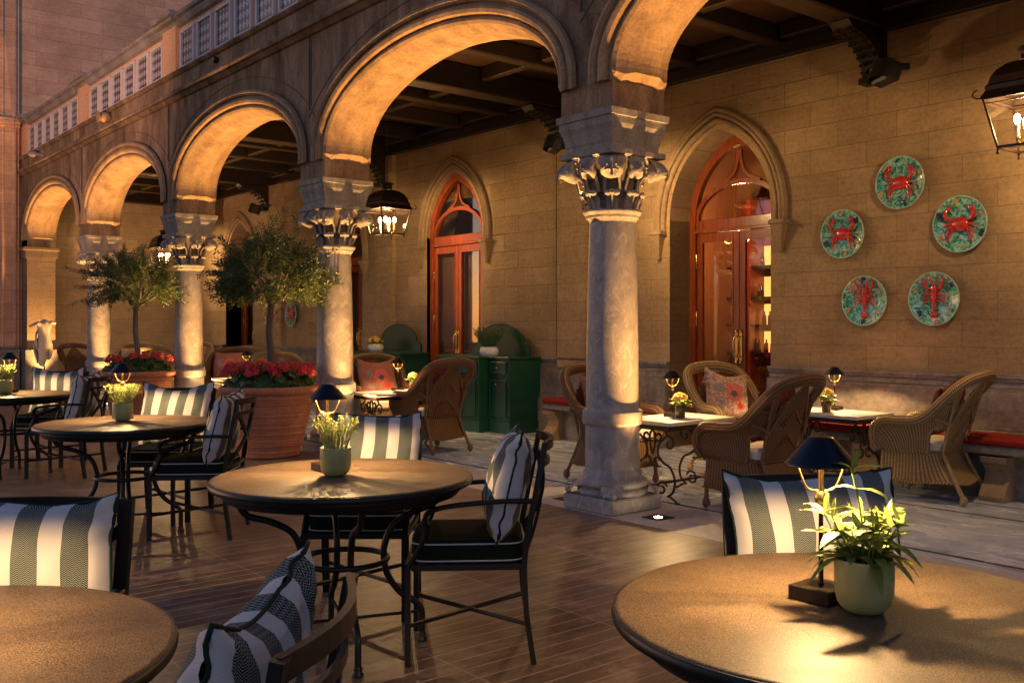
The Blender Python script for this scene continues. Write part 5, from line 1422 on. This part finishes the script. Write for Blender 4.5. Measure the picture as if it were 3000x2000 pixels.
# ---------------------------------------------------------------- majolica plates
def plate(x, z, r, kind, seed, label):
    t = thing('ceramic_plate', label, 'plate', (x, YW-.03, z), 0, 'painted seafood plates on the wall')
    R_ = Matrix.Rotation(pi/2, 4, 'X')
    MB().lathe([(.0001,-.004),(r*.55,-.004),(r*.70,.010),(r*.96,.026),(r,.030),(r*1.005,.024),(r*.96,.014),(r*.7,-.008),(r*.5,-.022),(.0001,-.022)], 56, R_, cap=False).build('dish', m_majolica('green_majolica', seed), t)
    MB().tube([(r*cos(a_), -.027, r*sin(a_)) for a_ in [2*pi*j/64 for j in range(64)]], .0055, 6, closed=True).build('plate_rim', M['rimglaze'], t)
    a = MB(); rnd = random.Random(seed)
    def P(u, v, h=.012): return (u*r, -h, v*r)
    if kind == 'crab':
        a.ball(P(0,.0,.018), r*.30, 14, 10, sc=(1.12,.42,.86))
        for s_ in (-1, 1):
            for k in range(4):
                b0 = -.05-.09*k; a.tube(spline([P(s_*.25, -.02-.05*k, .014), P(s_*(.50-.03*k), -.02-.17*k, .035), P(s_*(.66-.10*k), -.12-.20*k, .012)], 4), [.055*r*(1-j/10) for j in range(9)], 6)
            a.tube(spline([P(s_*.24,.12,.016), P(s_*.46,.20,.035), P(s_*.52,.42,.035), P(s_*.40,.60,.02)], 4), [r*(.05+.035*sin(pi*j/12)) for j in range(13)], 7)
            a.ball(P(s_*.40,.56,.03), r*.09, 8, 6, sc=(.8,.6,1.3)); a.tube([P(s_*.40,.62,.03), P(s_*.30,.70,.02)], [.035*r,.01*r], 5)
    else:
        for k in range(9):
            v = .28-.085*k; a.ball(P(0, v, .02), r*(.135-.007*k), 10, 6, sc=(1,.5,.62))
        for u in (-.10, 0, .10): a.ball(P(u, -.60, .014), r*.09, 8, 6, sc=(.8,.3,1.4))
        a.ball(P(0,.34,.022), r*.14, 10, 8, sc=(.85,.55,1.5))
        for s_ in (-1, 1):
            for k in range(4): a.tube(spline([P(s_*.10, .22-.09*k), P(s_*.30, .26-.12*k, .03), P(s_*.48, .18-.14*k, .012)], 3), [.03*r]*6+[.012*r], 5)
            a.tube(spline([P(s_*.10,.36), P(s_*.28,.42,.03), P(s_*.38,.60,.03)], 4), [r*(.035+.06*j/8) for j in range(9)], 7)
            a.ball(P(s_*.38,.64,.03), r*.10, 8, 6, sc=(.7,.5,1.5))
            a.tube(spline([P(s_*.05,.52), P(s_*.20,.86,.02), P(s_*.52,.80,.02), P(s_*.66,.50,.015)], 5), r*(.022 if kind == 'crayfish' else .035), 5)
    a.build('relief_'+('crab' if kind == 'crab' else 'lobster'), M['redglaze'], t)
    for i in range(6):
        an = i*pi/3+rnd.uniform(-.2,.2)+pi/6; s = MB(); 
        for j in range(3): s.ball((cos(an)*r*.82+rnd.uniform(-.02,.02), -.028, sin(an)*r*.82+rnd.uniform(-.02,.02)), r*rnd.uniform(.045,.075), 7, 5, sc=(1,.5,1.2))
        s.build('relief_shell', M[('pinkglaze','yelglaze','blueglaze')[(i+seed) % 3]], t)
plate(.67, 2.655, .235, 'crab', 1, 'topmost large plate with a red crab, above the other four')
plate(.08, 2.235, .228, 'crab', 2, 'left plate with a red crab with raised claws, below the topmost one')
plate(1.225, 2.24, .238, 'crab', 3, 'rightmost large plate with a red crab')
plate(.31, 1.600, .228, 'lobster', 4, 'lower left plate with a red crayfish and dark blue shells')
plate(.99, 1.605, .232, 'crayfish', 5, 'lower right plate with a red lobster with long curved feelers')
plate(-12.24, 1.57, .225, 'crab', 6, 'small far plate just right of the larger olive trunk')
plate(-11.58, 1.57, .225, 'crab', 7, 'small far plate, the farther right of the two by the olive trunk')

# ---------------------------------------------------------------- lit room seen through the right door
shf = thing('shelf_unit', 'red lit shelving seen through the glass of the right door', 'shelves', (-3.2, 6.6, 0))
s = MB()
for x in (-1.2,-.4,.4,1.2,2.0,2.8): s.b2(x-.04, x+.04, -.35, 0, 0, 3.2)
s.b2(-1.24, 2.84, -.02, 0, 0, 3.2); s.build('upright', M['bookred'], shf)
s = MB()
for z in (.45,.95,1.35,1.75,2.2,2.7): s.b2(-1.2, 2.8, -.34, -.021, z, z+.03)
s.build('shelf', M['brz'], shf)
s = MB()
for z in (.98,1.38,1.78,2.23): 
    for x in (-1.2,-.4,.4,1.2,2.0): s.b2(x+.05, x+.75, -.035, -.022, z, z+.30)
s.build('lit_back_panel', m_emit('shelf_glow', (1.0,.42,.10), 1.7), shf)
rnd = random.Random(9); s = MB()
for z in (.98,1.38,1.78,2.23):
    for k in range(26):
        x = -1.1+rnd.random()*3.8; s.lathe([(.03,0),(.035,.02),(.03,.12),(.012,.15),(.012,.19)], 8, Matrix.Translation((x, -.18-rnd.random()*.08, z)))
s.build('bottle', m_plain('bottle_glass', (.06,.02,.01), .15), shf); shf.children[-1]['kind'] = 'stuff'
def chandelier(loc, label):
    t = thing('chandelier', label, 'chandelier', loc); s = MB(); b = MB()
    for k in range(6):
        a = k*pi/3; s.tube(spline([(0,0,-.10),(.10*cos(a),.10*sin(a),-.17),(.20*cos(a),.20*sin(a),-.10),(.21*cos(a),.21*sin(a),0)], 4), .008, 5); b.ball((.21*cos(a),.21*sin(a),.03), .020, 8, 6, sc=(1,1,1.6))
    s.lathe([(.0,-.2),(.04,-.16),(.02,-.08),(.03,0),(.012,.05),(.008,1.7)], 10); s.build('arms', M['brass'], t); b.build('bulb', M['bulb'], t)
    light('chandelier_light', 'POINT', (0,0,.08), 110, (1,.5,.18), t, .1)
chandelier((-2.95,5.15,2.62), 'lit brass chandelier seen through the glass of the right door')
for x in (-6.4,-9.7,-14): 
    pass
